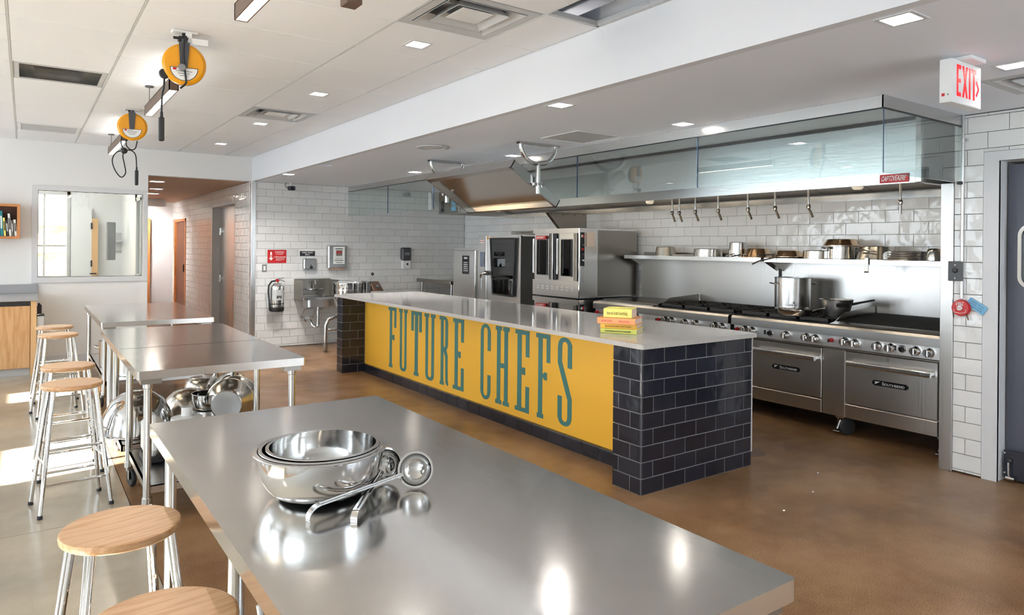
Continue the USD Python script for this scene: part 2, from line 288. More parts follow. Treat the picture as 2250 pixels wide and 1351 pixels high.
for y in GY[1:-1]: ce.part('cross_bar', bx(LEFT_X, y - .012, CZ + .006, SX, y + .012, CZ + .03), 't_bar', False)
HX0, HX1, HY0, HY1 = GX[-2] + .012, SX, GY[cell_of(*HATCH)[1]] + .012, GY[cell_of(*HATCH)[1] + 1] - .012
ce.part('roof_deck', cat(bx(LEFT_X, NEAR_Y, 3.5, SX + .1, FY, 3.6), bx(LEFT_X - .1, NEAR_Y, CZ, LEFT_X, FY, 3.5), bx(LEFT_X, NEAR_Y - .1, CZ, SX, NEAR_Y, 3.5)), 'void', False)
hc = Thing('ceiling_cable', 'blue data cables crossing the open ceiling bay above the soffit', 'cable', (2.45, 2.7, 2.9))
for k in range(5):
    hc.part('cable', tube([(2.30 + .02 * k, 3.3, 3.05), (2.36 + .025 * k, 2.95 + .01 * k, 2.93 + .006 * k), (2.46 + .03 * k, 2.6, 2.90 + .012 * k), (2.62 + .02 * k, 2.1, 2.95), (2.66, 1.6, 3.0)], .004, 6), 'cable_blue')
st = Thing('ceiling_strut', 'galvanised hanger struts seen up through the open ceiling bay', 'strut', (2.5, 2.5, 3))
for y in (2.3, 2.55): st.part('strut', bx(2.5, y, 2.83, 2.54, y + .03, 3.5), 'light_grey', False)
st.part('edge_angle', cat(bx(HX0, HY0 - .02, CZ + .001, HX1, HY0 + .015, CZ + .03), bx(HX0, HY1 - .015, CZ + .001, HX1 - .01, HY1, CZ + .03), bx(HX1 - .03, HY0, CZ + .001, HX1 - .002, HY1, CZ + .03)), 'light_grey', False)
# kitchen ceiling with square light openings
KL = [(2.87, 1.375), (2.85, 3.51), (2.85, 7.82), (2.82, 9.1), (4.035, 1.385), (4.01, 3.49), (4.05, 5.74), (3.99, 7.78), (2.87, -.75), (4.035, -.75)]  # the last pair is unseen, added for fill light
kpoly = sbox(SX + .03, NEAR_Y, RX + .2, FY + .15)
for x, y in KL: kpoly = kpoly.difference(sbox(x - HOLE, y - HOLE, x + HOLE, y + HOLE))
CK = (4.54, 1.36)                                                        # cassette by the exit sign
kpoly = kpoly.difference(sbox(CK[0] - .28, CK[1] - .28, CK[0] + .28, CK[1] + .28))
solo('ceiling', ext(kpoly, .02, (0, 0, KZ)), 'kitchen_ceiling', kind='structure', smooth=False)
solo('ceiling_soffit', bx(SX, NEAR_Y, KZ - .0005, SX + .06, FY, CZ + .12), 'soffit_paint', kind='structure', smooth=False)
solo('roof', bx(SX, NEAR_Y, 3.0, RX + .3, FY + .2, 3.1), 'mid_grey', kind='structure', smooth=False)
# far dining wall with the interior window and the corridor opening
WX0, WX1, WZ0, WZ1, OX0 = .128, 1.300, 1.087, 2.186, 1.356
fp = sbox(LEFT_X, 0, 2.76, CZ + .02).difference(sbox(WX0, WZ0, WX1, WZ1)).difference(sbox(OX0, -1, 2.705, KZ))
solo('wall_far', ext(fp, .14, (0, FY + .14, 0), (1, 0, 0), (0, 0, 1)), 'wall_paint', kind='structure', smooth=False)
w1 = Thing('window_1', 'white framed interior window looking into the office', 'window', (.7, FY, WZ0), kind='structure')
wf = sbox(WX0 - .058, WZ0 - .062, WX1 + .052, WZ1 + .055).difference(sbox(WX0 + .004, WZ0 + .004, WX1 - .004, WZ1 - .004))
w1.part('window_frame', ext(wf, .02, (0, FY + .001, 0), (1, 0, 0), (0, 0, 1)), 'trim_grey', False)
w1.part('gasket', ext(sbox(WX0 + .004, WZ0 + .004, WX1 - .004, WZ1 - .004).difference(sbox(WX0 + .009, WZ0 + .009, WX1 - .009, WZ1 - .009)), .012, (0, FY + .03, 0), (1, 0, 0), (0, 0, 1)), 'black', False)
w1.part('pane', bx(WX0 + .006, FY + .02, WZ0 + .006, WX1 - .006, FY + .026, WZ1 - .006), 'pane_glass', False)
# tiled walls
def tiled_wall(name, wall_mesh, ua, un, o, rects, near, wall_m='grout_white', stuff_after=300):
    t = Thing(name, kind='structure'); t.part('wall_backing', wall_mesh, wall_m, False)
    ua, un, o, ub = np.asarray(ua, float), np.asarray(un, float), np.asarray(o, float), np.array([0, 0, 1.0])
    rects = sorted(rects, key=lambda r: near(r)); rest = []
    for i, r in enumerate(rects):
        m = tile_piece(*r, o, ua, ub, un)
        if i < stuff_after: t.part('tile', m, 'tile_white', False)
        else: rest.append(m)
    if rest: t.part('tile_field', cat(rest), 'tile_white', False, kind='stuff')
    return t
PA, PB = .2443, .1092
rf = tile_rects(2.765, RX - .012, .008, KZ - .004, PA, .1099, 2.3 + .0, 2.346 - 22 * .1099)
tiled_wall('wall_kitchen', bx(2.76, FY + .006, 0, RX + .1, FY + .15, KZ + .02), (1, 0, 0), (0, -1, 0), (0, FY + .006, 0), rf, lambda r: (r[0] > 3.0 and r[2] < .8 and r[1] > 4.0) + (r[0] > 5.3) * 2 + r[0] * .01)
rr = [q for q in tile_rects(2.24, FY - .004, .7, KZ - .004, PA, PB, 2.916, 1.882 - 11 * PB)]
tiled_wall('wall_range', bx(RX - .006, 2.0, 0, RX + .15, FY + .15, KZ + .02), (0, 1, 0), (-1, 0, 0), (RX - .006, 0, 0), rr, lambda r: abs(r[2] - 1.75) * 6 + r[0] * .3 - (3 if r[2] > 1.4 and r[2] < 2.0 else 0))
DY0, DY1, DZ = .86, 1.885, 2.12
rd = tile_rects(NEAR_Y + .01, 2.150, .01, KZ - .006, PA, PB, 1.95, 1.99 - 18 * PB, holes=[(DY0 - .1, 1.975, -1, 2.185)])
dwp = sbox(NEAR_Y, 0, 2.2, KZ + .02).difference(sbox(DY0, -1, DY1, DZ))
tiled_wall('wall_entry', cat(ext(dwp, .16, (DX + .166, 0, 0), (0, 1, 0), (0, 0, 1)).copy(), bx(DX + .16, 2.05, 0, RX + .1, 2.22, KZ)), (0, 1, 0), (-1, 0, 0), (DX + .006, 0, 0), rd, lambda r: -r[0])
wl = sbox(NEAR_Y - .1, 0, FY + .1, CZ + .3)
for a, b in WIN_LEFT: wl = wl.difference(sbox(a, WZ[0], b, WZ[1]))
for a, b, z0, z1 in SUN_GAPS: wl = wl.difference(sbox(a, z0, b, z1))
solo('wall_left', ext(wl, .12, (LEFT_X - .12, 0, 0), (0, 1, 0), (0, 0, 1)), 'wall_paint', kind='structure', smooth=False)
solo('wall_near', cat(*[bx(a, NEAR_Y - .15, 0, b, NEAR_Y, CZ + .3) for a, b in zip([LEFT_X - .1] + [w[1] for w in WIN_NEAR], [w[0] for w in WIN_NEAR] + [DX + .2])],
     *[bx(a, NEAR_Y - .15, z0, b, NEAR_Y, z1) for a, b in WIN_NEAR for z0, z1 in ((0, WZ[0]), (WZ[1], CZ + .3))]), 'wall_paint', kind='structure', smooth=False)
for i, (a, b) in enumerate(WIN_LEFT):
    wt = Thing('window_%d' % (2 + i), kind='structure', loc=(LEFT_X, a, WZ[0]))  # window out of view, placed to light the room from the left
    wt.part('roller_shade', bx(LEFT_X - .118, a, WZ[0], LEFT_X - .112, b, WZ[1]), 'white_paint', False)  # opaque sheet out of view, added to keep the sun out
    wt.part('mullion', cat(*[bx(LEFT_X - .1, y, WZ[0], LEFT_X - .03, y + .05, WZ[1]) for y in (a, (a + b) / 2 - .025, b - .05)], bx(LEFT_X - .1, a, 1.5, LEFT_X - .03, b, 1.55)), 'mid_grey', False)
for i, (a, b) in enumerate(WIN_NEAR):
    wt = Thing('window_%d' % (10 + i), kind='structure', loc=(a, NEAR_Y, WZ[0]))  # window out of view, placed to light the kitchen from behind
    wt.part('roller_shade', bx(a, NEAR_Y - .148, WZ[0], b, NEAR_Y - .142, WZ[1]), 'white_paint', False)  # opaque sheet out of view, added to block the sky
    wt.part('mullion', cat(*[bx(x, NEAR_Y - .1, WZ[0], x + .05, NEAR_Y - .03, WZ[1]) for x in (a, (a + b) / 2 - .025, b - .05)], bx(a, NEAR_Y - .1, 1.5, b, NEAR_Y - .03, 1.55)), 'mid_grey', False)
# door to the right
d1 = Thing('door_1', 'dark blue-grey swinging kitchen door with a rounded window', 'door', (DX + .1, (DY0 + DY1) / 2, 0), kind='structure')
lx = DX + .085
d1.part('door_leaf', ext(sbox(DY0 + .02, .012, DY1 - .012, DZ - .02).difference(rrect(.34, .40, .07, 1.62, 1.49)), .045, (lx + .045, 0, 0), (0, 1, 0), (0, 0, 1)), 'door_blue')
d1.part('window_rim', ext(rrect(.37, .43, .08, 1.62, 1.49).difference(rrect(.33, .39, .065, 1.62, 1.49)), .012, (lx + .001, 0, 0), (0, 1, 0), (0, 0, 1)), 'chrome')
d1.part('pane', ext(rrect(.335, .395, .065, 1.62, 1.49), .006, (lx + .02, 0, 0), (0, 1, 0), (0, 0, 1)), 'pane_glass')
kp = d1.part('kick_plate', bx(lx - .004, DY0 + .03, .02, lx, DY1 - .014, .205), 'kick_black', False)
for y in (1.865, 1.5, 1.1):
    for z in (.185, .055): d1.part('screw', lathe([(0, 0), (.006, 0), (.005, .003), (0, .004)], (lx - .004, y, z), 10, (-1, 0, 0)), 'chrome', parent=kp)
ds = d1.part('door_stop', cat(tube([(lx - .005, 1.835, .135), (lx - .03, 1.835, .130), (lx - .035, 1.832, .06), (lx - .03, 1.830, .035)], .006, 10), cyl((lx - .03, 1.85, .03), (lx - .03, 1.80, .03), .012)), 'chrome')
d1.part('knob', lathe([(0, 0), (.016, 0), (.018, .012), (.01, .02), (0, .022)], (lx - .004, 1.838, .14), 16, (-1, 0, 0)), 'black', parent=ds)
fr = sbox(DY0 - .09, 0, 1.973, 2.183).difference(sbox(DY0, -1, DY1, DZ))
d1.part('door_frame', cat(ext(fr, .03, (DX + .0, 0, 0), (0, 1, 0), (0, 0, 1)), bx(DX + .01, DY1, 0, DX + .14, DY1 + .012, DZ), bx(DX + .01, DY0, DZ, DX + .14, DY1 + .012, DZ + .012), bx(DX + .01, DY0 - .012, 0, DX + .14, DY0, DZ)), 'trim_grey', False)
solo('wall_beyond_door', bx(DX + 1.2, -.4, 0, DX + 1.3, 2.0, 2.6), 'mid_grey', kind='structure', smooth=False)
# steel corner guards
solo('corner_guard', cat(bx(DX - .012, 2.150, 0, DX + .0, 2.226, 1.99, .002), bx(DX - .012, 2.222, 0, DX + .2, 2.232, 1.99, .002)), 'backsplash_steel', 'brushed steel corner guard at the tiled wall end beside the range', 'corner guard')
solo('corner_guard', cat(bx(2.702, FY - .01, 0, 2.765, FY + .004, KZ - .01, .002), bx(2.700, FY - .01, 0, 2.708, FY + .06, KZ - .01, .002)), 'steel_v', 'steel corner guard where the corridor opening meets the white tiles', 'corner guard')
solo('baseboard_far', bx(LEFT_X, FY - .012, 0, OX0, FY, .1), 'trim_grey', kind='structure', smooth=False)
# ---- corridor
CX1, CYE = 2.705, 17.9
cp = sbox(FY + .006, 0, CYE + .2, KZ + .02).difference(sbox(11.44, -1, 13.07, 2.19)).difference(sbox(15.5, -1, 16.75, 2.02))
ctr = tile_rects(FY + .01, CYE, .01, KZ - .004, PA, PB, FY, .02, holes=[(11.43, 13.08, -1, 2.2), (15.45, 16.8, -1, 2.06)])
tiled_wall('wall_corridor', ext(cp, .04, (CX1 + .048, 0, 0), (0, 1, 0), (0, 0, 1)), (0, 1, 0), (-1, 0, 0), (CX1 + .007, 0, 0), ctr, lambda r: r[0] + (4 if r[2] < .6 else 0), stuff_after=120)
CYW = 17.0
solo('wall_corridor_left', bx(1.30, 11.3, 0, 1.36, CYE, KZ), 'white_paint', kind='structure', smooth=False)
solo('wall_corridor_end', bx(1.3, CYW, 0, 2.9, CYW + .1, KZ), 'white_paint', kind='structure', smooth=False)
solo('wall_corridor_lintel', bx(1.36, 15.85, 2.30, 2.39, 15.95, KZ), 'white_paint', kind='structure', smooth=False)
solo('ceiling', bx(1.2, FY + .14, KZ, 2.9, CYE + .1, KZ + .06), 'corridor_ceiling_bounce', kind='structure', smooth=False)
d2 = Thing('door_2', 'steel walk-in cooler door with chrome hinges recessed in the tiled corridor', 'door', (CX1 + .1, 12.2, 0), kind='structure')
d2.part('door_frame', cat(bx(CX1, 13.03, 0, CX1 + .17, 13.10, 2.2), bx(CX1, 11.42, 2.17, CX1 + .17, 13.08, 2.22), bx(CX1 + .0, 11.40, 0, CX1 + .17, 11.45, 2.2)), 'light_grey', False)
d2.part('door_leaf', bx(CX1 + .13, 11.45, .02, CX1 + .18, 13.03, 2.17, .004), 'steel_v', False)
for z in (1.75, .93): d2.part('hinge', cat(bx(CX1 + .10, 12.75, z - .03, CX1 + .132, 13.0, z + .03, .01), cyl((CX1 + .10, 12.86, z - .06), (CX1 + .10, 12.86, z + .06), .022)), 'chrome')
d2.part('latch', cat(bx(CX1 + .10, 11.55, .9, CX1 + .132, 11.66, 1.02, .008), tube([(CX1 + .11, 11.6, .96), (CX1 + .06, 11.6, .97), (CX1 + .05, 11.75, .98)], .009)), 'chrome')
d2.part('door_window', bx(CX1 + .126, 11.58, 1.22, CX1 + .132, 11.82, 1.72), 'label_white', False)
d2.part('coat_hook', cat(bx(CX1 + .11, 11.52, 2.0, CX1 + .13, 11.9, 2.012), tube([(CX1 + .12, 11.75, 2.0), (CX1 + .09, 11.75, 1.95), (CX1 + .08, 11.75, 2.05)], .006)), 'black')
d3 = Thing('door_3', 'brown wooden door at the far end of the tiled corridor', 'door', (CX1 + .1, 16, 0), kind='structure')
d3.part('door_leaf', bx(CX1 + .03, 15.55, 0, CX1 + .06, 16.7, 2.0), 'brown_wood', False); d3.part('door_frame', cat(bx(CX1 - .01, 15.45, 0, CX1 + .04, 15.55, 2.05), bx(CX1 - .01, 16.7, 0, CX1 + .04, 16.8, 2.05), bx(CX1 - .01, 15.45, 2.0, CX1 + .04, 16.8, 2.06)), 'orange_wood', False)
d3.part('door_handle', bx(CX1 - .02, 15.62, .95, CX1 + .03, 15.7, 1.1, .005), 'black', False)
d4 = Thing('door_4', 'orange wooden double door out of view at the end of the corridor, mirrored in its tiles', 'door', (1.8, 16.97, 0), kind='structure')
for x0, x1 in ((1.37, 1.80), (1.81, 2.25)): d4.part('door_leaf', bx(x0, CYW - .05, 0, x1, CYW - .01, 2.08), 'orange_wood', False)  # out of view, placed to give the tiles their orange reflection
solo('wall_corridor_face', bx(CX1, FY + .008, 0, CX1 + .05, FY + .012, .01), 'grout_white', kind='structure', smooth=False)
# ---- office behind the window
solo('wall_office_right', cat(bx(1.30, FY + .14, 0, 1.36, 11.3, 1.08), bx(1.30, FY + .14, 2.15, 1.36, 11.3, CZ), bx(1.30, 11.1, 0, 1.36, 11.3, CZ)), 'white_paint', kind='structure', smooth=False)
solo('wall_office_back', cat(bx(.587, 13.0, 0, 1.36, 13.1, CZ), bx(-3, 13.0, 2.34, .587, 13.1, CZ), bx(-3, 13.0, 0, .587, 13.1, .95)), 'white_paint', kind='structure', smooth=False)
solo('wall_office_left', bx(-3.05, FY, 0, -3, 13.1, CZ), 'white_paint', kind='structure', smooth=False)
solo('ceiling_office', bx(-3, FY + .14, CZ, 1.36, 13.1, CZ + .1), 'white_paint', kind='structure', smooth=False)
w9 = Thing('window_8', 'office window giving on the street with a brick wall outside', 'window', (0, 13, 1), kind='structure')
w9.part('window_frame', cat(bx(.545, 12.98, .95, .587, 13.06, 2.34), bx(-3, 12.98, .95, .587, 13.06, .99), bx(-3, 12.98, 2.28, .587, 13.06, 2.34), bx(.235, 13.0, .95, .26, 13.04, 2.3)), 'light_grey', False)
w9.part('pane', bx(-3, 13.02, .99, .545, 13.026, 2.28), 'pane_glass', False)
w10 = Thing('window_9', 'aluminium framed side light at the right of the office', 'window', (1.31, 10.9, 1), kind='structure')
w10.part('window_frame', cat(bx(1.285, 11.02, 1.08, 1.345, 11.12, 2.15), bx(1.285, FY + .15, 1.08, 1.345, FY + .2, 2.15), bx(1.285, FY + .15, 1.06, 1.345, 11.12, 1.1), bx(1.285, FY + .15, 2.12, 1.345, 11.12, 2.17)), 'light_grey', False)
w10.part('pane', bx(1.312, FY + .2, 1.1, 1.318, 11.02, 2.12), 'pane_glass', False)
od = Thing('door_5', 'white office door standing ajar with tan edge and black hinges', 'door', (.9, 12.9, 0), kind='structure')
od.part('door_leaf', bx(.60, 12.90, 0, .875, 12.945, 2.1), 'white_paint', False); od.part('door_edge', bx(.875, 12.895, 0, .962, 12.95, 1.92), 'oak_edge', False)
for z in (1.80, 1.20): od.part('hinge', bx(.862, 12.885, z - .05, .885, 12.9, z + .05), 'black', False)
od.part('door_handle', cat(cyl((.93, 12.9, 1.04), (.93, 12.85, 1.04), .012), bx(.85, 12.845, 1.03, .94, 12.858, 1.05, .004)), 'black')
tv = Thing('monitor', 'grey flat monitor on a wall arm seen edge-on through the office window', 'monitor', (1.15, 12.4, 1.5))
tv.part('housing', rotated(bx(1.02, 12.2, 1.27, 1.16, 12.24, 1.85, .01), (0, 0, 1), 30, (1.1, 12.2, 1.5)), 'mid_grey'); tv.part('wall_arm', cat(tube([(1.14, 12.28, 1.55), (1.25, 12.5, 1.55), (1.22, 12.99, 1.55)], .02), bx(1.15, 12.97, 1.4, 1.3, 13.0, 1.7)), 'light_grey')
ob = Thing('brick_building', 'weathered tan brick wall standing outside the office window', 'building', (0, 18.5, 0)); 
ob.part('wall', bx(-6, 18.5, -.5, 1.2, 18.8, 2.75), 'brick', False)
for z in (1.9, 1.3): ob.part('ledge', bx(-6, 18.44, z, 1.2, 18.5, z + .06), 'salmon', False)
fe = Thing('iron_fence', 'black iron picket fence in front of the brick wall outside', 'fence', (0, 17.4, 0))
for z in (1.45, .8): fe.part('rail', bx(-1, 17.4, z, 1.1, 17.43, z + .03), 'black', False)
for k in range(20): fe.part('picket', cyl((-.95 + k * .105, 17.41, 0), (-.95 + k * .105, 17.41, 1.6), .009, n=6), 'black', False)
solo('ground', bx(-14, 13.1, -.1, 4, 40, -.02), 'asphalt', kind='structure', smooth=False)
solo('canopy', rotated(bx(-3, 13.3, 2.32, 1.3, 15.2, 2.4), (0, 1, 0), -12, (0, 14, 2.4)), 'white_paint', 'white sloping canopy over the office street window', 'canopy', smooth=False)

for i, (x, y) in enumerate(((1.60, 11.42), (1.80, 12.95), (1.92, 14.2), (1.75, 16.35))):  # the last lamp is out of view, placed to light the corridor end
    t = Thing('corridor_light', ('nearest slim', 'middle slim', 'farther slim', 'unseen end')[i] + ' ceiling light of the tiled corridor', 'ceiling light', (x, y, KZ)); t.part('trim', ext(sbox(x - .10, y - .10, x + .10, y + .10).difference(sbox(x - .085, y - .085, x + .085, y + .085)), .006, (0, 0, KZ - .0065)), 'white_plastic', False); t.part('lamp', bx(x - .085, y - .085, KZ - .004, x + .085, y + .085, KZ - .001), 'lamp_corridor' if i < 3 else 'unseen_end_lamp', False)

t = Thing('office_light', 'unseen flat lamp placed to light the office behind the window', 'ceiling light', (-.6, 11.8, CZ)); t.part('lamp', bx(-1.4, 11.2, CZ - .012, .4, 12.4, CZ - .002), 'unseen_office_lamp', False)  # out of view, placed to brighten the office seen through the window
# ------------------------------------------------------------------ the island
IX0, IX1, IY0, IY1, PX = 3.100, 4.190, 3.006, 8.060, 3.392
isl = Thing('island', 'long kitchen island clad in dark tiles with a yellow lettered front and pale stone top', 'kitchen island', ((IX0 + IX1) / 2, (IY0 + IY1) / 2, 0))
TP, TL = .1003, .2010
b0 = isl.part('body', cat(bx(IX0 + .0035, IY0 + .0035, 0, IX1 - .0035, 3.25, .903), bx(IX0 + .0035, 7.8935, 0, IX1 - .0035, IY1 - .0035, .903), bx(PX + .004, 3.2, 0, IX1 - .008, 7.95, .903)), 'grout_dark', False)
isl.part('base_bed', bx(PX - .030, 3.258, 0, PX, 7.89, .094), 'grout_dark', False)
isl.part('front_panel', bx(PX - .004, 3.258, .098, PX + .01, 7.89, .903), 'yellow_paint', False)
isl.part('back_panel', bx(IX1 - .003, 3.0, .1, IX1 + .004, IY1, .90), 'light_grey', False)  # unseen island back, kept pale to brighten the oven door reflections
def island_tile(m): isl.part('tile', m, 'tile_dark', 40)
R = .016
for k in range(9):
    z0, z1 = k * TP + .0035, min((k + 1) * TP - .0035, .901); half = k % 2
    # end face (towards the range door): the first tile wraps the corner with a bullnose
    x_first = IX0 + (TL * .52 if half else TL * 1.0) - .002
    a = np.linspace(math.pi, 1.5 * math.pi, 6)
    poly = Polygon([(x_first, IY0 + .008)] + [(IX0 + R, IY0 + .008)] + [(IX0 + .008, IY0 + .008)] + [(IX0 + .008, IY0 + R + .006), (IX0, IY0 + R + .006)] + [(IX0 + R + R * math.cos(t), IY0 + R + R * math.sin(t)) for t in a] + [(x_first - .0015, IY0), (x_first, IY0 + .0015)])
    island_tile(ext(poly.buffer(0), z1 - z0, (0, 0, z0)))
    x = x_first + .007
    while x < IX1 - .012:
        x2 = min(x + TL - .007, IX1)
        island_tile(tile_piece(x, x2, z0, z1, np.array([0, IY0 + .0075, 0]), np.array([1., 0, 0]), np.array([0, 0, 1.]), np.array([0, -1., 0]), .0075, .0016, .0005)); x = x2 + .007
    y = IY0 + R + .009; first = True
    while y < 3.252:
        y2 = min(y + ((TL if half else TL * .5) - R - .012 if first else TL - .007), 3.258)
        if y2 - y > .01: island_tile(tile_piece(y, y2, z0, z1, np.array([IX0 + .0075, 0, 0]), np.array([0, 1., 0]), np.array([0, 0, 1.]), np.array([-1., 0, 0]), .0075, .0016, .0005))
        y = y2 + .007; first = False
    # far pier: front and the return that faces the camera
    for y0, y1 in (((7.89, 7.97), (7.977, IY1)) if half else ((7.89, 8.01), (8.017, IY1))):
        island_tile(tile_piece(y0, y1, z0, z1, np.array([IX0 + .0075, 0, 0]), np.array([0, 1., 0]), np.array([0, 0, 1.]), np.array([-1., 0, 0]), .0075, .0016, .0005))
    xs = [IX0 + .002, IX0 + (.10 if half else .20), PX - .004]
    for x0, x1 in zip(xs[:-1], xs[1:]):
        island_tile(tile_piece(x0, x1 - .007, z0, z1, np.array([0, 7.898, 0]), np.array([1., 0, 0]), np.array([0, 0, 1.]), np.array([0, -1., 0]), .0075, .0016, .0005))
y = 3.262
while y < 7.86:                                                        # cove base tiles with a sloping ledge
    y2 = min(y + .1985, 7.888); p = Polygon([(PX, .002), (PX - .034, .002), (PX - .036, .085), (PX - .030, .098), (PX, .100)])
    m = ext(p, y2 - y - .007, (0, y2, 0), (1, 0, 0), (0, 0, 1)); isl.part('base_tile', m, 'tile_dark', 40); y = y2
def top_poly(x0, y0, x1, y1, r): return rrect(x1 - x0, y1 - y0, r, (x0 + x1) / 2, (y0 + y1) / 2)
ct = isl.part('countertop', cat(ext(top_poly(3.068, 2.972, 4.212, 8.082, .02), .028, (0, 0, .9035)), ext(top_poly(3.070, 2.974, 4.210, 8.080, .02), .002, (0, 0, .9315))), 'quartz', 30)
# lettering FUTURE CHEFS, tall slab letters of flat paint-thin board
LZ0, LZ1 = .155, .832; LH = LZ1 - LZ0
def letter(ch, W):
    H, t, s = LH, .30 * W if ch not in 'HU' else .26 * W, .036
    B = sbox; st_ = .16 * W
    stem = lambda x, y0=0, y1=H: B(x, y0, x + t, y1)
    def serif(x, y): return B(x - st_ * .5, y, x + t + st_ * .5, y + s)
    def ring(x0, y0, x1, y1, r, ri): return rrect(x1 - x0, y1 - y0, r, (x0 + x1) / 2, (y0 + y1) / 2).difference(rrect(x1 - x0 - 2 * t, y1 - y0 - 2 * s * .9, ri, (x0 + x1) / 2, (y0 + y1) / 2))
    if ch == 'F': return unary_union([stem(st_), serif(st_, 0), B(0, H - s, W, H), B(W - t * .85, H * .67, W, H), B(st_ + t, H * .48, W * .78, H * .53), B(W * .56, H * .46, W * .78, H * .55)])
    if ch == 'E': return unary_union([stem(st_), B(0, 0, W, s), B(0, H - s, W, H), B(W - t * .85, H * .68, W, H), B(W - t * .85, 0, W, H * .32), B(st_ + t, H * .475, W * .72, H * .525), B(W * .5, H * .455, W * .72, H * .545)])
    if ch == 'T': return unary_union([B(W / 2 - t / 2, 0, W / 2 + t / 2, H), B(W * .28, 0, W * .72, s), B(0, H - s, W, H), B(0, H * .69, t * .8, H), B(W - t * .8, H * .69, W, H)])
    if ch == 'U': return unary_union([ring(0.07 * W, 0, .93 * W, H * .6, .065, .03).intersection(B(-1, -1, 2, H * .4)), B(.07 * W, H * .3, .07 * W + t, H), B(.93 * W - t, H * .3, .93 * W, H), B(-.05 * W, H - s, .07 * W + t * 1.3, H), B(.93 * W - t * 1.3, H - s, 1.05 * W, H)])
    if ch == 'H': return unary_union([stem(.1 * W), stem(.9 * W - t), B(0, 0, .1 * W + t * 1.35, s), B(.9 * W - t * 1.35, 0, W, s), B(0, H - s, .1 * W + t * 1.35, H), B(.9 * W - t * 1.35, H - s, W, H), B(.2 * W, H * .47, .8 * W, H * .53)])
    if ch == 'C': return unary_union([ring(0, 0, W, H, .085, .05).difference(B(W * .5, H * .33, W * 2, H * .65))])
    if ch == 'R': return unary_union([stem(st_), serif(st_, 0), B(0, H - s, W * .5, H), ring(st_, H * .5, W * .95, H, .075, .04), B(st_, H * .5, W * .6, H * .5 + s), Polygon([(W * .45, H * .5), (W * .78, H * .52), (W * .92, H * .44), (W * .95, .06), (W * 1.02, .02), (W * .92, 0), (W * .70, .03), (W * .66, H * .42)])])
    if ch == 'S': return unary_union([ring(0, H * .55, W, H, .075, .04).intersection(B(-1, H * .72, 2, 2)), ring(0, 0, W, H * .45, .075, .04).intersection(B(-1, -1, 2, H * .26)), B(W - t, H * .66, W, H * .93), B(0, H * .08, t, H * .33), B(0, H * .70, t, H * .80), B(W - t, H * .20, W, H * .30),
                                     Polygon([(0, H * .74), (0, H * .70), (W - t, H * .30), (W - t, H * .22), (W, H * .22), (W, H * .32), (t, H * .72), (t, H * .78)])])
LET = [('F', 7.226, 7.027), ('U', 6.947, 6.759), ('T', 6.662, 6.424), ('U', 6.354, 6.142), ('R', 6.048, 5.868), ('E', 5.780, 5.578), ('C', 5.285, 5.120), ('H', 5.041, 4.832), ('E', 4.745, 4.546), ('F', 4.454, 4.271), ('S', 4.175, 4.006)]
for ch, ya, yb in LET:
    isl.part('letter', ext(letter(ch, ya - yb).buffer(0), .0025, (PX - .0035, ya, LZ0), (0, -1, 0), (0, 0, 1)), 'teal_paint', False)
# books on the island
def book(name, label, c, ang, L, D, z0, t, cover, title, ink='ink'):
    """spine towards the camera; c = middle of the spine"""
    r = np.array([math.cos(ang), math.sin(ang), 0]); n = np.array([-math.sin(ang), math.cos(ang), 0])       # along the spine, into the book
    o = np.array([c[0], c[1], z0])
    b = Thing(name, label, 'book', (c[0], c[1], z0), 'cookbooks stacked on the island')
    def blk(a0, a1, d0, d1, h0, h1, bev=0): return orient(bx(a0, d0, h0, a1, d1, h1, bev), o, r, n)
    b.part('cover', cat(blk(-L / 2, L / 2, 0, D, 0, .003), blk(-L / 2, L / 2, 0, D, t - .003, t), blk(-L / 2, L / 2, -.003, .004, 0, t, .002)), cover, False)
    b.part('pages', blk(-L / 2 + .004, L / 2 - .004, .004, D - .004, .003, t - .003), 'paper', False)
    b.part('spine_title', text(title, t * .34, o + r * (-L * .38) + n * (-.0035) + np.array([0, 0, t * .33]), r, (0, 0, 1), .0008, width=L * .72), ink, False)
    return b
ang = math.atan2(3.346 - 3.563, 3.399 - 3.266); bc = np.array([3.333, 3.455])
book('cookbook', 'lime green cookbook at the bottom of the stack on the island', bc, ang, .255, .20, .934, .031, 'book_lime', 'THE NEW COOKING ESSENTIALS  FOR BEGINNERS', 'ink_dark')
book('cookbook', 'golden yellow cookbook second from the bottom on the island stack', bc + [.012, .012], ang + .02, .255, .19, .9652, .031, 'book_gold', 'THE ART OF GOOD BAKING   EVERY OCCASION', 'ink')
book('cookbook', 'orange BAKING cookbook lying third from the bottom of the stack', bc + [-.004, .02], ang - .03, .27, .20, .9964, .042, 'book_orange', 'BAKING        BASICS', 'red')
book('cookbook', 'thick pale yellow How to Cook Everything book on top of the stack', bc + [.02, .03], ang + .03, .20, .18, 1.0386, .062, 'book_yellow', 'How to Cook Everything', 'ink')

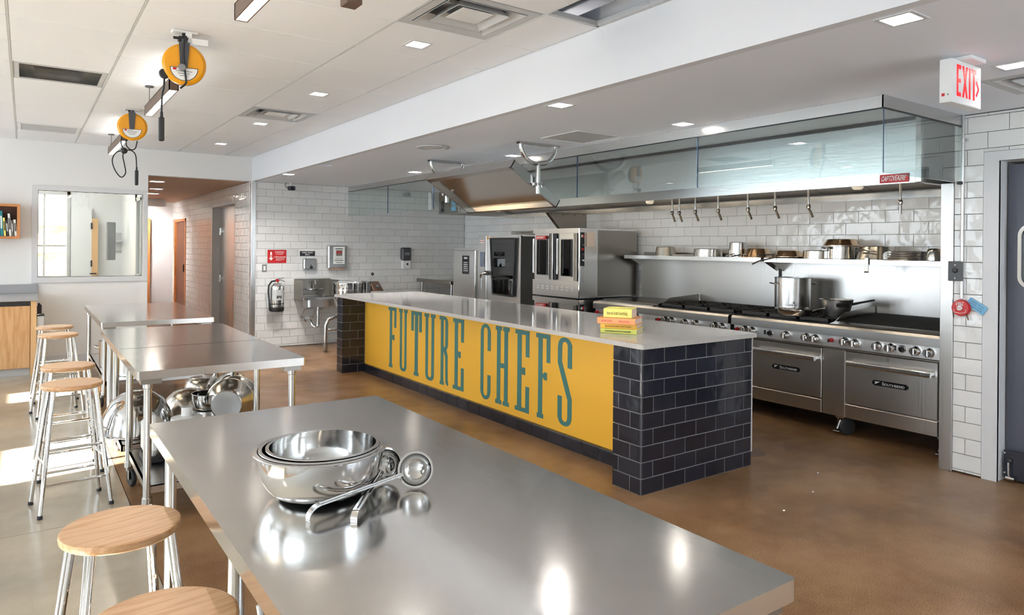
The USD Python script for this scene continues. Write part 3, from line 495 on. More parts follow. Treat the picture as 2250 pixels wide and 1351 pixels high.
# ------------------------------------------------------------------ work tables
TZ = .845
def caster(t, leg, x, y, dx, dy, r=.052):
    t.part('caster', cat(cyl((x, y, .115), (x, y, .15), .026), bx(x - .022 + dx * .3, y - .022 + dy * .3, .09, x + .022 + dx * .3, y + .022 + dy * .3, .118, .006), *[bx(x + dx + s_ * .019 - .003, y + dy * 1 - .03, .045, x + dx + s_ * .019 + .003, y + dy + .03, .1, .002) for s_ in (-1, 1)]), 'steel_tube', parent=leg)
    t.part('wheel', lathe([(0, -.013), (.03, -.013), (r - .006, -.014), (r, -.008), (r, .008), (r - .006, .014), (.03, .013), (0, .013)], (x + dx, y + dy, r), 26, (1, .25, 0)), 'rubber', parent=leg)
def work_table(label, x0, x1, y0, y1, z, legs, shelf, casters, th=.045, shelf_z=.21, collar_near=True):
    t = Thing('work_table', label, 'table', ((x0 + x1) / 2, (y0 + y1) / 2, 0), 'stainless work tables')
    t.part('tabletop', cat(ext(top_poly(x0, y0, x1, y1, .012), th, (0, 0, z - th - .0)), ), 'steel_top')
    t.part('hem', cat(bx(x0 + .02, y0 + .02, z - th - .03, x0 + .12, y1 - .02, z - th), bx(x1 - .12, y0 + .02, z - th - .03, x1 - .02, y1 - .02, z - th), bx(x0 + .1, (y0 + y1) / 2 - .05, z - th - .03, x1 - .1, (y0 + y1) / 2 + .05, z - th)), 'steel_dark', False)
    for i, (lx, ly) in enumerate(legs):
        zb = .13 if casters else .0
        lg = t.part('leg', cyl((lx, ly, zb), (lx, ly, z - th - .001), .0206, n=20), 'steel_tube')
        t.part('socket', lathe([(0, z - th - .06), (.023, z - th - .06), (.0255, z - th - .055), (.0255, z - th - .004), (.0, z - th - .004)], (lx, ly, 0), 20), 'steel_spun', parent=lg)
        if casters: caster(t, lg, lx, ly, *casters[i % len(casters)])
        else: t.part('foot', lathe([(0, 0), (.024, 0), (.026, .02), (.02, .06), (0, .06)], (lx, ly, 0), 16), 'steel_spun', parent=lg)
    if shelf:
        sx0, sx1, sy0, sy1 = shelf
        t.part('undershelf', cat(bx(sx0, sy0, shelf_z - .004, sx1, sy1, shelf_z), bx(sx0, sy0, shelf_z - .04, sx1, sy0 + .012, shelf_z), bx(sx0, sy1 - .012, shelf_z - .04, sx1, sy1, shelf_z), bx(sx0, sy0, shelf_z - .04, sx0 + .012, sy1, shelf_z), bx(sx1 - .012, sy0, shelf_z - .04, sx1, sy1, shelf_z)), 'steel', False)
    return t
T3 = (.388, 1.303, .822, 2.905)
work_table('large stainless work table in the foreground holding the bowls and ladles', *T3, TZ, [(.452, .90), (1.243, .90), (.452, 2.84), (1.243, 2.84), (.452, 1.86), (1.243, 1.86)], (.45, 1.245, .90, 2.1), None)
work_table('stainless work table on casters right behind the foreground table', .490, 1.388, 4.115, 5.055, TZ, [(.55, 4.185), (1.328, 4.185), (.548, 4.95), (1.328, 4.95)], (.545, 1.335, 4.18, 4.99), [(.012, -.03)])
work_table('stainless work table on casters third from the camera', .492, 1.390, 5.068, 6.29, TZ, [(.552, 5.80), (1.330, 5.62), (.552, 6.22), (1.330, 6.22)], (.52, 1.36, 5.12, 6.25), [(.02, .02), (0, -.03)], shelf_z=.21)
work_table('farthest stainless work table on casters near the corridor opening', .574, 1.545, 7.29, 9.45, .80, [(.612, 7.42), (1.485, 7.42), (.612, 9.3), (1.485, 9.3)], (.62, 1.48, 7.40, 9.32), [(-.025, .02)], shelf_z=.24)

# ------------------------------------------------------------------ stools
STOOL_Z = .712
def stool_proto(loc):
    s = Thing('stool', None, 'stool', (0, 0, 0), 'oak seated chrome stools')
    r = .156
    s.part('seat', lathe([(0, STOOL_Z - .028), (r - .01, STOOL_Z - .028), (r - .002, STOOL_Z - .022), (r, STOOL_Z - .012), (r - .002, STOOL_Z - .003), (r - .008, STOOL_Z), (r * .7, STOOL_Z - .002), (0, STOOL_Z - .005)], n=64), 'oak')
    s.part('seat_plate', lathe([(0, STOOL_Z - .034), (.11, STOOL_Z - .034), (.11, STOOL_Z - .028), (0, STOOL_Z - .028)]), 'chrome')
    at = lambda sx, sy, z: np.array([sx * (.105 + (.175 - .105) * (1 - z / (STOOL_Z - .03))), sy * (.085 + (.145 - .085) * (1 - z / (STOOL_Z - .03))), z])
    for sx in (-1, 1):
        for sy in (-1, 1):
            lg = s.part('leg', tube([at(sx, sy, .012), at(sx, sy, STOOL_Z - .03)], .0105, 14), 'chrome')
            s.part('leg_brace', tube([at(sx, sy, .15) + [0, -sy * .022, 0], at(sx, sy, STOOL_Z - .03) + [0, -sy * .03, 0]], .0085, 12), 'chrome', parent=lg)
            s.part('rubber_foot', lathe([(0, 0), (.0135, 0), (.0125, .02), (0, .02)], at(sx, sy, 0) * [1, 1, 0], 14), 'rubber', parent=lg)
    for sy, z in ((-1, .17), (1, .17), (-1, .36), (1, .36)): s.part('rung', tube([at(-1, sy, z), at(1, sy, z)], .0075, 10), 'chrome')
    for sx, z in ((-1, .28), (1, .28)): s.part('rung', tube([at(sx, -1, z), at(sx, 1, z)], .0075, 10), 'chrome')
    return s
STOOLS = [(.232, 4.765, 8, 'oak and chrome stool standing in the floor sun patch'), (.235, 2.275, 14, 'oak and chrome stool with whole seat showing beside the foreground table'), (.247, 1.645, 4, 'oak and chrome stool cut off by the bottom edge of the photo'),
          (.243, 5.46, 6, 'oak and chrome stool just behind the one standing in the sun patch'), (.250, 7.38, 9, 'oak and chrome stool before the oak cabinet, nearer of the far pair'), (.243, 8.08, 5, 'oak and chrome stool farthest away, nearest the knife rack')]
sp = stool_proto(None)
for i, (x, y, rz, lb) in enumerate(STOOLS):
    if i == 0: sp.op.Set(Gf.Vec3d(x, y, 0)); sp.rz.Set(float(rz)); sp.x.GetPrim().SetCustomDataByKey('label', lb)
    else: copy_of(sp, (x, y, 0), rz, lb)

# ------------------------------------------------------------------ bowls and ladles on the foreground table
def bowl_mesh(r, h, c, rim=.012, base=.45, th=.0012, axis=(0, 0, 1), lip=True, n=72, curve=.5):
    P = []
    for t in np.linspace(0, 1, 16):
        a = t * math.pi / 2; P.append((base * r + (r - rim - base * r) * math.sin(a) ** .9, h * (1 - math.cos(a)) ** (.9 + curve * .4)))
    out = [(0, 0)] + P; 
    lipo = [(r - .001, h - .001), (r, h + .0012), (r - .001, h + .003)] if lip else [(r - rim + .001, h)]
    inn = [(p[0] - th, p[1] + th) for p in P][::-1]
    inn[0] = (inn[0][0], h + (.003 if lip else 0.0))
    return lathe(out + lipo + inn + [(0, th)], c, n, axis)
BC = np.array([.668, 1.846])
for r, h, dz, dx, lb in ((.179, .122, 0, (0, 0), 'largest outer stainless mixing bowl of the nested set on the foreground table'), (.166, .1185, .006, (.003, .002), 'middle stainless mixing bowl of the nested set on the foreground table'), (.152, .1150, .012, (.008, .005), 'innermost stainless mixing bowl of the nested set on the foreground table')):
    c = (BC[0] + dx[0], BC[1] + dx[1], TZ + .0005 + dz); t = Thing('mixing_bowl', lb, 'bowl', c, 'nested mixing bowls on the foreground table')
    t.part('bowl', bowl_mesh(r, h, c, rim=.012 if dz == 0 else .009), 'steel_bowl', 40)
def ladle(label, cup, cup_axis, r, end, hook, width=.017):
    """cup = centre of the cup's rim, cup_axis = its opening, end = far end of the handle lying on the table"""
    t = Thing('ladle', label, 'ladle', (cup[0], cup[1], TZ)); cup, end, ax = np.array(cup), np.array(end), np.array(cup_axis, float); ax /= np.linalg.norm(ax)
    P = [(r * math.cos(a), r * .92 * math.sin(a)) for a in np.linspace(-math.pi / 2, -.06, 14)]; P[0] = (0, -r * .92)
    prof = P + [(r * .99, -.002), (r * 1.10, 0), (r * 1.115, .0012), (r * 1.0, .0012)] + [(max(p[0] - .0012, 0), p[1] + .0012) for p in P[::-1]]
    t.part('cup', lathe(prof, cup, 48, ax), 'steel_bowl', 40)
    d = end - cup; d /= np.linalg.norm(d); side = np.cross(d, [0, 0, 1.0]); side /= np.linalg.norm(side); nn = np.cross(side, d)
    s0 = cup + d * r * 1.12
    pts = [s0, s0 + d * .02, end - d * .055]; a0 = end - d * .055
    for k in range(1, 9): a_ = k / 8 * 1.9; pts.append(a0 + d * (hook * math.sin(a_)) - nn * (hook * (1 - math.cos(a_))) * .8)
    pts = [p if p[2] > TZ + .002 else np.array([p[0], p[1], TZ + .002]) for p in pts]
    V = []; F = []
    for i, p in enumerate(pts):
        w = width * (.42 if i < 2 else .5) ; th = .0022
        for a, b in ((-w, -th), (w, -th), (w, th), (-w, th)): V.append(p + side * a + nn * b)
    for i in range(len(pts) - 1):
        for k in range(4): l = (k + 1) % 4; F += [(i * 4 + k, i * 4 + l, i * 4 + 4 + l), (i * 4 + k, i * 4 + 4 + l, i * 4 + 4 + k)]
    F += [(0, 2, 1), (0, 3, 2)]; e = (len(pts) - 1) * 4; F += [(e, e + 1, e + 2), (e, e + 2, e + 3)]
    m = trimesh.Trimesh(np.array(V), F, process=False)
    rib = tube([s0 + nn * .002, a0 + nn * .002], .0032, 8)
    t.part('handle', cat(m, rib), 'steel_bowl', 25)
    return t
ladle('steel ladle with its cup facing the camera and long handle crossing the table', (.900, 1.737, TZ + .050), (-.50, -.78, .42), .0445, (.548, 1.655, TZ + .034), .036)
ladle('steel ladle lying behind the other, its cup beside the bowls', (.850, 1.822, TZ + .050), (-.62, -.70, .30), .0425, (.640, 1.575, TZ + .016), .022)

# ------------------------------------------------------------------ things on the undershelves
def bowl_thing(label, r, h, c, axis=(0, 0, 1), name='mixing_bowl', cat_='bowl', m='steel_bowl', **k):
    t = Thing(name, label, cat_, c); t.part('bowl', bowl_mesh(r, h, c, axis=axis, **k), m, 40); return t
S2 = .2115
t = Thing('dome_lid', 'huge shiny upside-down bowl overhanging the shelf edge beside the stools', 'bowl', (.655, 5.47, S2)); t.part('bowl', lathe([(.245, 0), (.250, .004), (.245, .010), (.232, .012), (.226, .06), (.205, .14), (.165, .215), (.105, .262), (.05, .278), (0, .281)], (.655, 5.47, S2), 72), 'steel_bowl', 40)
t.part('rim', tube([(.655 + .247 * math.cos(a), 5.47 + .247 * math.sin(a), S2 + .006) for a in np.linspace(0, 2 * math.pi, 48, endpoint=False)], .005, 8, True), 'chrome')
t = Thing('dome_lid', 'second large upside-down bowl behind the shiny one on the shelf', 'bowl', (1.03, 5.745, S2)); t.part('bowl', lathe([(.19, 0), (.187, .008), (.175, .07), (.15, .14), (.105, .185), (.05, .205), (0, .21)], (1.03, 5.745, S2), 64), 'steel_pan', 40)
t = Thing('cooking_pot', 'small straight steel pot carrying the upright bowls on the shelf', 'pot', (1.10, 5.36, S2)); t.part('pot', lathe([(0, 0), (.095, 0), (.10, .006), (.10, .115), (.103, .118), (.098, .118), (0, .114)], (1.10, 5.36, S2), 48), 'steel', 40)
c = (1.10, 5.36, S2 + .119); bowl_thing('deep upright steel bowl on the shelf with a smaller bowl in it', .118, .115, c, base=.6, rim=.006)
c = (1.105, 5.365, S2 + .139); bowl_thing('small bright bowl nested inside the deep upright bowl', .082, .085, c, base=.6, rim=.006)
def tilted_pan(label, c, axis, r, h, handle=None, name='saute_pan', m='steel_pan'):
    t = Thing(name, label, 'pan', c); ax = np.asarray(axis, float); ax /= np.linalg.norm(ax)
    t.part('pan', lathe([(0, 0), (r * .62, 0), (r * .66, .004), (r * .86, h * .45), (r * .97, h * .8), (r, h), (r * 1.03, h + .002), (r * .98, h + .002), (r * .8, h * .45), (r * .6, .006), (0, .006)], c, 56, ax), m, 30)
    t.part('base_disc', lathe([(0, -.003), (r * .60, -.003), (r * .61, 0), (0, 0)], c, 56, ax), 'steel_spun')
    if handle is not None: t.part('handle', tube(handle, .009, 10), 'black')
tilted_pan('steel pan propped on its side showing its flat brushed base', (1.185, 5.20, S2 + .165), (.45, .86, .05), .165, .10)
tilted_pan('steel pan leaning behind the pan with the brushed base', (1.275, 5.40, S2 + .155), (.5, .85, .1), .155, .09, [(1.30, 5.28, S2 + .05), (1.30, 5.20, S2 + .03), (1.34, 5.1, S2 + .02)])
bowl_thing('steel bowl on edge at the back of the leaning pans', .15, .09, (1.30, 5.62, S2 + .152), axis=(.5, .86, .1))
bowl_thing('upside-down steel bowl at the back of the shelf behind the pans', .15, .12, (1.18, 5.98, S2 + .245), axis=(0, 0, -1), m='steel_pan'); t = Thing('cooking_pot', 'steel pot under the upside-down bowl at the back', 'pot', (1.18, 5.98, S2)); t.part('pot', lathe([(0, 0), (.12, 0), (.12, .12), (.11, .12), (0, .118)], (1.18, 5.98, S2), 40), 'steel_pan')
# food machines on the nearer table's shelf
t = Thing('food_processor', 'food processor with clear bowl and red seal under the second table', 'food processor', (.80, 4.42, S2))
t.part('base', bx(.68, 4.33, S2, .90, 4.55, S2 + .10, .02), 'black_gloss'); t.part('work_bowl', lathe([(0, S2 + .102), (.08, S2 + .102), (.09, S2 + .24), (.086, S2 + .24), (0, S2 + .106)], (.79, 4.44, 0), 36), 'jar_glass'); t.part('seal', lathe([(.0, S2 + .241), (.092, S2 + .241), (.094, S2 + .256), (0, S2 + .256)], (.79, 4.44, 0), 36), 'red'); t.part('lid', lathe([(0, S2 + .257), (.09, S2 + .257), (.085, S2 + .29), (.03, S2 + .30), (.03, S2 + .35), (0, S2 + .35)], (.79, 4.44, 0), 36), 'white_plastic')
t = Thing('blender_jar', 'clear blender jar with grey lid standing at the shelf edge', 'blender', (.73, 4.24, S2))
t.part('collar', lathe([(0, S2), (.055, S2), (.055, S2 + .02), (.04, S2 + .045), (0, S2 + .045)], (.73, 4.245, 0), 30), 'chrome'); t.part('jar', lathe([(0, S2 + .046), (.042, S2 + .046), (.055, S2 + .23), (.051, S2 + .23), (0, S2 + .05)], (.73, 4.245, 0), 30), 'jar_glass'); t.part('lid', lathe([(0, S2 + .231), (.056, S2 + .231), (.054, S2 + .265), (.03, S2 + .27), (.03, S2 + .30), (0, S2 + .30)], (.73, 4.245, 0), 30), 'mid_grey')
t = Thing('stand_mixer', 'pale mixer housing behind the table leg under the second table', 'mixer', (.66, 4.66, S2)); t.part('housing', bx(.585, 4.58, S2 + .03, .70, 4.78, S2 + .28, .05), 'label_white'); t.part('foot', bx(.585, 4.58, S2, .73, 4.80, S2 + .035, .01), 'black')
def stockpot(label, c, r, h, m='steel', lid=False, name='stockpot', handles=None, ang=0.0):
    t = Thing(name, label, 'pot', c); x, y, z = c
    t.part('pot', lathe([(0, 0), (r - .006, 0), (r, .006), (r, h - .006), (r + .004, h - .003), (r + .004, h), (r - .003, h), (r - .003, .006), (0, .005)], c, 64), m, 30)
    zz = h * .80 if handles is None else handles
    for s in (0, 1):
        a = ang + math.pi * s; d = np.array([math.cos(a), math.sin(a), 0]); q = np.array([-d[1], d[0], 0]); b = np.array(c) + [0, 0, zz]
        t.part('handle', tube([b + d * (r - .002) + q * .055, b + d * (r + .03) + q * .05 + [0, 0, .006], b + d * (r + .045) + q * .03 + [0, 0, .01], b + d * (r + .048) + [0, 0, .011], b + d * (r + .045) - q * .03 + [0, 0, .01], b + d * (r + .03) - q * .05 + [0, 0, .006], b + d * (r - .002) - q * .055], .0055, 10), 'steel_tube')
    if lid:
        lp = t.part('lid', lathe([(0, h + .001), (r + .006, h + .001), (r + .006, h + .006), (r * .7, h + .016), (0, h + .02)], c, 64), m)
        t.part('lid_handle', tube([np.array(c) + [a * .05, 0, h + .016 + b] for a, b in ((-1, 0), (-.9, .03), (-.4, .042), (.4, .042), (.9, .03), (1, 0))], .005, 10), 'chrome', parent=lp)
    return t
stockpot('wide tinted stockpot on the far table shelf', (.93, 7.72, .2405), .19, .24, 'steel_pan', ang=-.6); stockpot('tall dark stockpot behind on the far table shelf', (1.20, 8.15, .2405), .17, .30, 'steel', ang=.4); stockpot('lidded steel stockpot at the left of the far table shelf', (.80, 8.35, .2405), .16, .26, 'steel', lid=True)
# foreground shelf
S3 = .2105
stockpot('polished pot with square side handles and ladles in it, under the foreground table', (.60, 1.88, S3), .105, .21, 'steel_bowl', ang=2.6)
for i, (a, b) in enumerate((((.58, 1.93, S3 + .02), (.545, 1.99, S3 + .30)), ((.62, 1.84, S3 + .03), (.60, 1.76, S3 + .27)))):
    t = Thing('ladle', ('white handled ladle leaning out of the back of the pot', 'pale spatula leaning out of the front of the pot')[i], 'utensil', a); t.part('handle', tube([a, ((a[0] + b[0]) / 2, (a[1] + b[1]) / 2 + .015, (a[2] + b[2]) / 2), b], .008, 10), 'white_plastic')
t = Thing('glass_dish', 'clear glass storage box at the right of the pot under the foreground table', 'dish', (.72, 1.5, S3)); t.part('dish', cat(bx(.62, 1.36, S3, .86, 1.60, S3 + .004), bx(.62, 1.36, S3, .625, 1.60, S3 + .09), bx(.855, 1.36, S3, .86, 1.60, S3 + .09), bx(.62, 1.595, S3, .86, 1.60, S3 + .09), bx(.62, 1.36, S3, .86, 1.365, S3 + .09)), 'jar_glass', False); t.part('rim', cat(bx(.615, 1.355, S3 + .088, .865, 1.368, S3 + .098), bx(.615, 1.592, S3 + .088, .865, 1.605, S3 + .098), bx(.615, 1.355, S3 + .088, .628, 1.605, S3 + .098), bx(.852, 1.355, S3 + .088, .865, 1.605, S3 + .098)), 'white_plastic', False)

# ------------------------------------------------------------------ oak cabinet, knives, wall box with books
cb = Thing('cabinet', 'oak veneer base cabinet with pale counter at the left edge', 'cabinet', (-.6, 10, 0))
cb.part('carcass', bx(-1.6, 9.66, .09, .085, 10.43, .855), 'oak_edge', False); cb.part('end_panel', bx(.062, 9.64, .0, .118, 10.43, .855), 'oak_edge', False)
for x0, x1 in ((-.74, .055), (-1.55, -.75)): cb.part('door', bx(x0, 9.635, .095, x1, 9.658, .80, .002), 'oak_cabinet', False)
cb.part('shadow_rail', bx(-1.6, 9.645, .80, .06, 9.66, .85), 'black', False); cb.part('toe_kick', bx(-1.6, 9.70, 0, .06, 9.72, .09), 'light_grey', False)  # black strip between the doors and the counter
solo('counter', bx(-1.6, 9.61, .8565, .135, 10.436, .90, .003), 'quartz_grey', 'pale grey counter slab on top of the oak cabinet', 'counter'); solo('backsplash', bx(-1.6, 10.41, .9005, .135, 10.435, 1.01, .002), 'quartz_grey', 'low grey stone upstand on the wall behind the oak cabinet counter', 'backsplash')
kr = Thing('knife_rack', 'clear knife rack fixed to the side of the oak cabinet', 'knife rack', (.155, 9.75, .5)); kr.part('holder', bx(.120, 9.66, .36, .19, 9.86, .68, .004), 'light_grey', False); kr.part('slot_bar', bx(.120, 9.655, .675, .194, 9.865, .69, .003), 'black', False)
for k in range(5):
    x, y = .132 + .013 * (k % 2) + .004 * k, 9.68 + .036 * k; kn = Thing('knife', ('black handled knife in the cabinet rack, nearest the room', 'second black handled knife in the cabinet rack', 'middle black handled knife in the cabinet rack', 'fourth black handled knife in the cabinet rack', 'black handled knife in the cabinet rack, nearest the wall')[k], 'knife', (x, y, .7), 'knives in the cabinet rack')
    kn.part('knife_handle', bx(x - .010, y - .012, .692, x + .012, y + .012, .80 + .012 * (k % 3), .008), 'black'); kn.part('bolster', bx(x - .008, y - .01, .6905, x + .008, y + .01, .70, .001), 'chrome', False)
wb = Thing('wall_shelf', 'open oak box shelf hung on the wall and holding cookbooks', 'shelf', (-.5, 10.35, 1.57))
for nm, q in (('top_board', (-1.1, 1.955, -.047, 1.985)), ('bottom_board', (-1.1, 1.568, -.047, 1.598)), ('side_board', (-.077, 1.598, -.047, 1.955)), ('side_board', (-1.1, 1.598, -1.07, 1.955))): wb.part(nm, bx(q[0], 10.20, q[1], q[2], 10.445, q[3], .001), 'orange_wood', False)
wb.part('back_board', bx(-1.07, 10.43, 1.598, -.077, 10.445, 1.955), 'brown_wood', False)
SB = [(-.088, .024, .20, 'book_white', 'white paperback at the right end of the wall box'), (-.116, .016, .19, 'book_grey', 'grey slim book second from the right in the wall box'), (-.140, .022, .27, 'book_white', 'tall white book leaning in the wall box'), (-.166, .020, .19, 'ink_dark', 'dark slim book in the wall box'), (-.192, .020, .22, 'book_yellow', 'yellow book with black title in the wall box'), (-.222, .028, .30, 'book_teal', 'wide teal ring binder in the wall box'), (-.254, .026, .30, 'book_teal', 'second teal binder at the left in the wall box'), (-.285, .024, .28, 'label_white', 'white binder left of the teal ones in the wall box')]
for x, w, h, m, lb in SB:
    b = Thing('book', lb, 'book', (x, 10.25, 1.5985), 'books in the wall box'); rot = lambda q: rotated(q, (0, 1, 0), -4 if h < .28 else -2.5, (x, 10.3, 1.5985))
    z_ = 1.5995
    b.part('cover', rot(cat(bx(x - w / 2, 10.225, z_, x - w / 2 + .002, 10.40, z_ + h), bx(x + w / 2 - .002, 10.225, z_, x + w / 2, 10.40, z_ + h), bx(x - w / 2, 10.222, z_, x + w / 2, 10.228, z_ + h, .001))), m, False); b.part('pages', rot(bx(x - w / 2 + .002, 10.228, z_ + .003, x + w / 2 - .002, 10.395, z_ + h - .003)), 'paper', False)
    b.part('title_block', rot(bx(x - w * .25, 10.2205, z_ + h * .3, x + w * .25, 10.222, z_ + h * .8)), 'ink_dark' if m in ('book_yellow', 'book_white', 'label_white') else 'label_white', False)
# ------------------------------------------------------------------ ranges
FX, RB = 5.45, 6.28                                        # front rail and back of the ranges
def knob(t, y, z, x, m='chrome', r=.036, red=False):
    k = t.part('knob', lathe([(0, 0), (r * .8, 0), (r, .006), (r * .92, .012), (r * .86, .024), (r * .8, .044), (r * .66, .05), (0, .05)], (x, y, z), 24, (-1, 0, 0)), 'red' if red else m)
    t.part('grip', bx(x - .062, y - .006, z - r * .86, x - .046, y + .006, z + r * .86, .004), 'black' if red else 'chrome', parent=k)
def dial(t, y, z, x):
    k = t.part('dial', lathe([(0, 0), (.030, 0), (.030, .004), (.026, .008), (0, .008)], (x, y, z), 28, (-1, 0, 0)), 'chrome'); t.part('dial_cap', lathe([(0, .008), (.021, .008), (.018, .026), (0, .028)], (x, y, z), 24, (-1, 0, 0)), 'black_gloss', parent=k)
def badge(t, yc, z, x, W, word, parent):
    p = sbox(-W / 2, -.021, W / 2, .021).union(sbox(-W / 2 - .012, -.012, W / 2 + .012, .012))
    b = t.part('badge', ext(p, .004, (x, yc, z), (0, -1, 0), (0, 0, 1)), 'black_gloss', False, parent=parent)
    t.part('badge_lettering', cat(ext(Polygon([(-W / 2 + .01, -.012), (-W / 2 + .05, .012), (-W / 2 + .01, .012)]).buffer(0), .0012, (x - .004, yc, z), (0, -1, 0), (0, 0, 1)), text(word[0], .024, (x - .004, yc + W / 2 - .062, z - .012), (0, -1, 0), (0, 0, 1), .0012, True), text(word[1:], .018, (x - .004, yc + W / 2 - .082, z - .012), (0, -1, 0), (0, 0, 1), .0012, True, width=W - .10)), 'light_grey', False, parent=parent)
def range_unit(label, y0, y1, knobs, dials, reds, doors, left_griddle, right_broiler, split):
    t = Thing('cooking_range', label, 'range', ((FX + RB) / 2, (y0 + y1) / 2, 0), 'heavy cooking ranges along the tiled wall')
    t.part('body', bx(FX + .075, y0 + .004, .150, RB, y1 - .004, .86), 'steel_dark', False)
    t.part('front_rail', ext(Polygon([(FX, .815), (FX, .878), (FX + .015, .898), (FX + .10, .902), (FX + .10, .815)]), y1 - y0, (0, y1, 0), (1, 0, 0), (0, 0, 1)), 'steel')
    t.part('knob_panel', bx(FX + .038, y0 + .003, .715, FX + .08, y1 - .003, .812, .003), 'steel_panel', False)
    t.part('panel_ledge', bx(FX + .028, y0 + .002, .702, FX + .08, y1 - .002, .714, .002), 'steel_dark', False)
    for y, z in knobs: knob(t, y, z, FX + .038)
    for y in reds: knob(t, y, .772, FX + .038, r=.017, red=True)
    for y in dials: dial(t, y, .768, FX + .038); t.part('switch', bx(FX + .034, y + .045, .752, FX + .04, y + .065, .79, .001), 'black', False)
    for d0, d1, word in doors:
        d = t.part('oven_door', bx(FX + .045, d0, .272, FX + .08, d1, .695, .004), 'steel_v', False); w = d1 - d0
        t.part('door_handle', cat(ext(rrect(.036, .046, .014, FX - .005, .608), d1 - d0 - .075, (0, d1 - .045, 0), (1, 0, 0), (0, 0, 1)), bx(FX + .005, d0 + .035, .597, FX + .05, d0 + .07, .62), bx(FX + .005, d1 - .085, .597, FX + .05, d1 - .05, .62)), 'chrome', parent=d)
        badge(t, (d0 + d1) / 2 - .01, .478, FX + .045, .25, word, d)
        t.part('drawer_front', bx(FX + .045, d0, .150, FX + .078, d1, .262, .003), 'steel_v', False)
    ys = sorted([y0 + .004] + [v for d in doors for v in d[:2]] + [y1 - .004])
    for a, b in zip(ys[::2], ys[1::2]):
        if b - a > .012: t.part('side_panel', bx(FX + .05, a + .003, .150, FX + .08, b - .003, .70, .003), 'steel_v', False)
    # cook top
    t.part('cook_top', bx(FX + .09, y0 + .006, .86, RB - .02, y1 - .006, .892), 'cast_iron', False)
    lo, hi = (y0, split) if right_broiler else (y0, y1)
    if right_broiler:
        n = 44
        for k in range(n):
            y = y0 + .03 + (split - y0 - .07) * k / (n - 1); t.part('broiler_bar', ext(Polygon([(FX + .135, .905), (FX + .15, .925), (RB - .08, .965), (RB - .08, .945)]), .009, (0, y + .009, 0), (1, 0, 0), (0, 0, 1)), 'cast_iron', False)
        t.part('grease_ledge', ext(Polygon([(FX + .04, .900), (FX + .05, .908), (FX + .13, .922), (FX + .14, .905)]), split - y0 - .02, (0, split - .01, 0), (1, 0, 0), (0, 0, 1)), 'steel')
        t.part('broiler_guard', ext(Polygon([(FX + .10, .90), (FX + .30, .99), (RB - .05, 1.02), (RB - .05, .90)]), .012, (0, split + .004, 0), (1, 0, 0), (0, 0, 1)), 'steel_dark', False)
        lo, hi = split + .02, y1
    if left_griddle:
        t.part('griddle_plate', bx(FX + .13, split + .03, .893, RB - .05, y1 - .03, .925, .003), 'griddle', False); t.part('griddle_trough', bx(FX + .05, split + .03, .898, FX + .125, y1 - .03, .908), 'steel', False)
        t.part('griddle_guard', ext(Polygon([(FX + .14, .90), (FX + .32, .985), (RB - .05, 1.01), (RB - .05, .90)]), .012, (0, split + .03, 0), (1, 0, 0), (0, 0, 1)), 'steel_dark', False)
        lo, hi = y0, split
    ng = max(2, round((hi - lo) / .31)); gw = (hi - lo - .02) / ng
    for k in range(ng):
        for h in range(2):
            ya, yb = lo + .012 + k * gw, lo + .006 + (k + 1) * gw; xa = FX + .12 + h * .335; xb = xa + .325; zt = .938; ms = []
            for y in (ya, yb - .014): ms.append(bx(xa, y, .91, xb, y + .014, zt))
            for x in (xa, xb - .014): ms.append(bx(x, ya, .91, x + .014, yb, zt))
            cx_, cy_ = (xa + xb) / 2, (ya + yb) / 2
            for s in range(8):
                a = s * math.pi / 4; d = np.array([math.cos(a), math.sin(a)]); L = min((xb - xa) / 2 / max(abs(d[0]), .01), (yb - ya) / 2 / max(abs(d[1]), .01)) - .004
                q = tube([(cx_ + d[0] * .05, cy_ + d[1] * .05, zt - .002), (cx_ + d[0] * L, cy_ + d[1] * L, zt - .006)], [.007, .008], 5); ms.append(q)
            g = t.part('grate', cat(ms), 'cast_iron', False)
            t.part('burner', lathe([(0, .893), (.05, .893), (.045, .91), (.03, .918), (0, .918)], (cx_, cy_, 0), 18), 'cast_iron', parent=g)
    # back splash and high shelf
    t.part('back_splash', bx(RB - .03, y0, .86, RB, y1, 1.40, .002), 'backsplash_steel', False)
    t.part('high_shelf', cat(bx(5.955, y0 + .0, 1.424, RB, y1, 1.436), bx(5.950, y0, 1.396, 5.962, y1, 1.437)), 'steel', False)
    t.part('shelf_lip', bx(RB - .012, y0 + .02, 1.437, RB, y1 - .02, 1.475), 'steel_dark', False)
    for y in (y0 + .02, y1 - .02): t.part('shelf_bracket', ext(Polygon([(5.97, 1.422), (RB - .03, 1.422), (RB - .03, 1.30)]), .003, (0, y + .0015, 0), (1, 0, 0), (0, 0, 1)), 'steel_dark', False)
    for y in ([y0 + .03, 3.10 if y0 < 3 else (y0 + y1) / 2, y1 - .06]):
        c = t.part('caster', cat(bx(FX + .055, y - .035, .135, FX + .15, y + .035, .152), bx(FX + .07, y - .030, .06, FX + .11, y - .022, .14, .002), bx(FX + .07, y + .022, .06, FX + .11, y + .030, .14, .002), tube([(FX + .06, y, .12), (FX + .03, y + .01, .05)], .012, 10), bx(FX + .0, y - .025, .030, FX + .05, y + .03, .042, .004)), 'chrome', False); t.part('wheel', lathe([(0, -.017), (.064, -.017), (.069, -.010), (.069, .010), (.064, .017), (0, .017)], (FX + .10, y - .035, .069), 28, (.55, 1, 0)), 'rubber', parent=c)
    return t
KN2 = [(4.012, .775), (3.933, .772), (3.588, .768), (3.395, .770), (3.312, .768), (3.055, .772), (2.972, .768), (2.790, .768), (2.690, .766), (2.505, .766), (2.408, .764)]
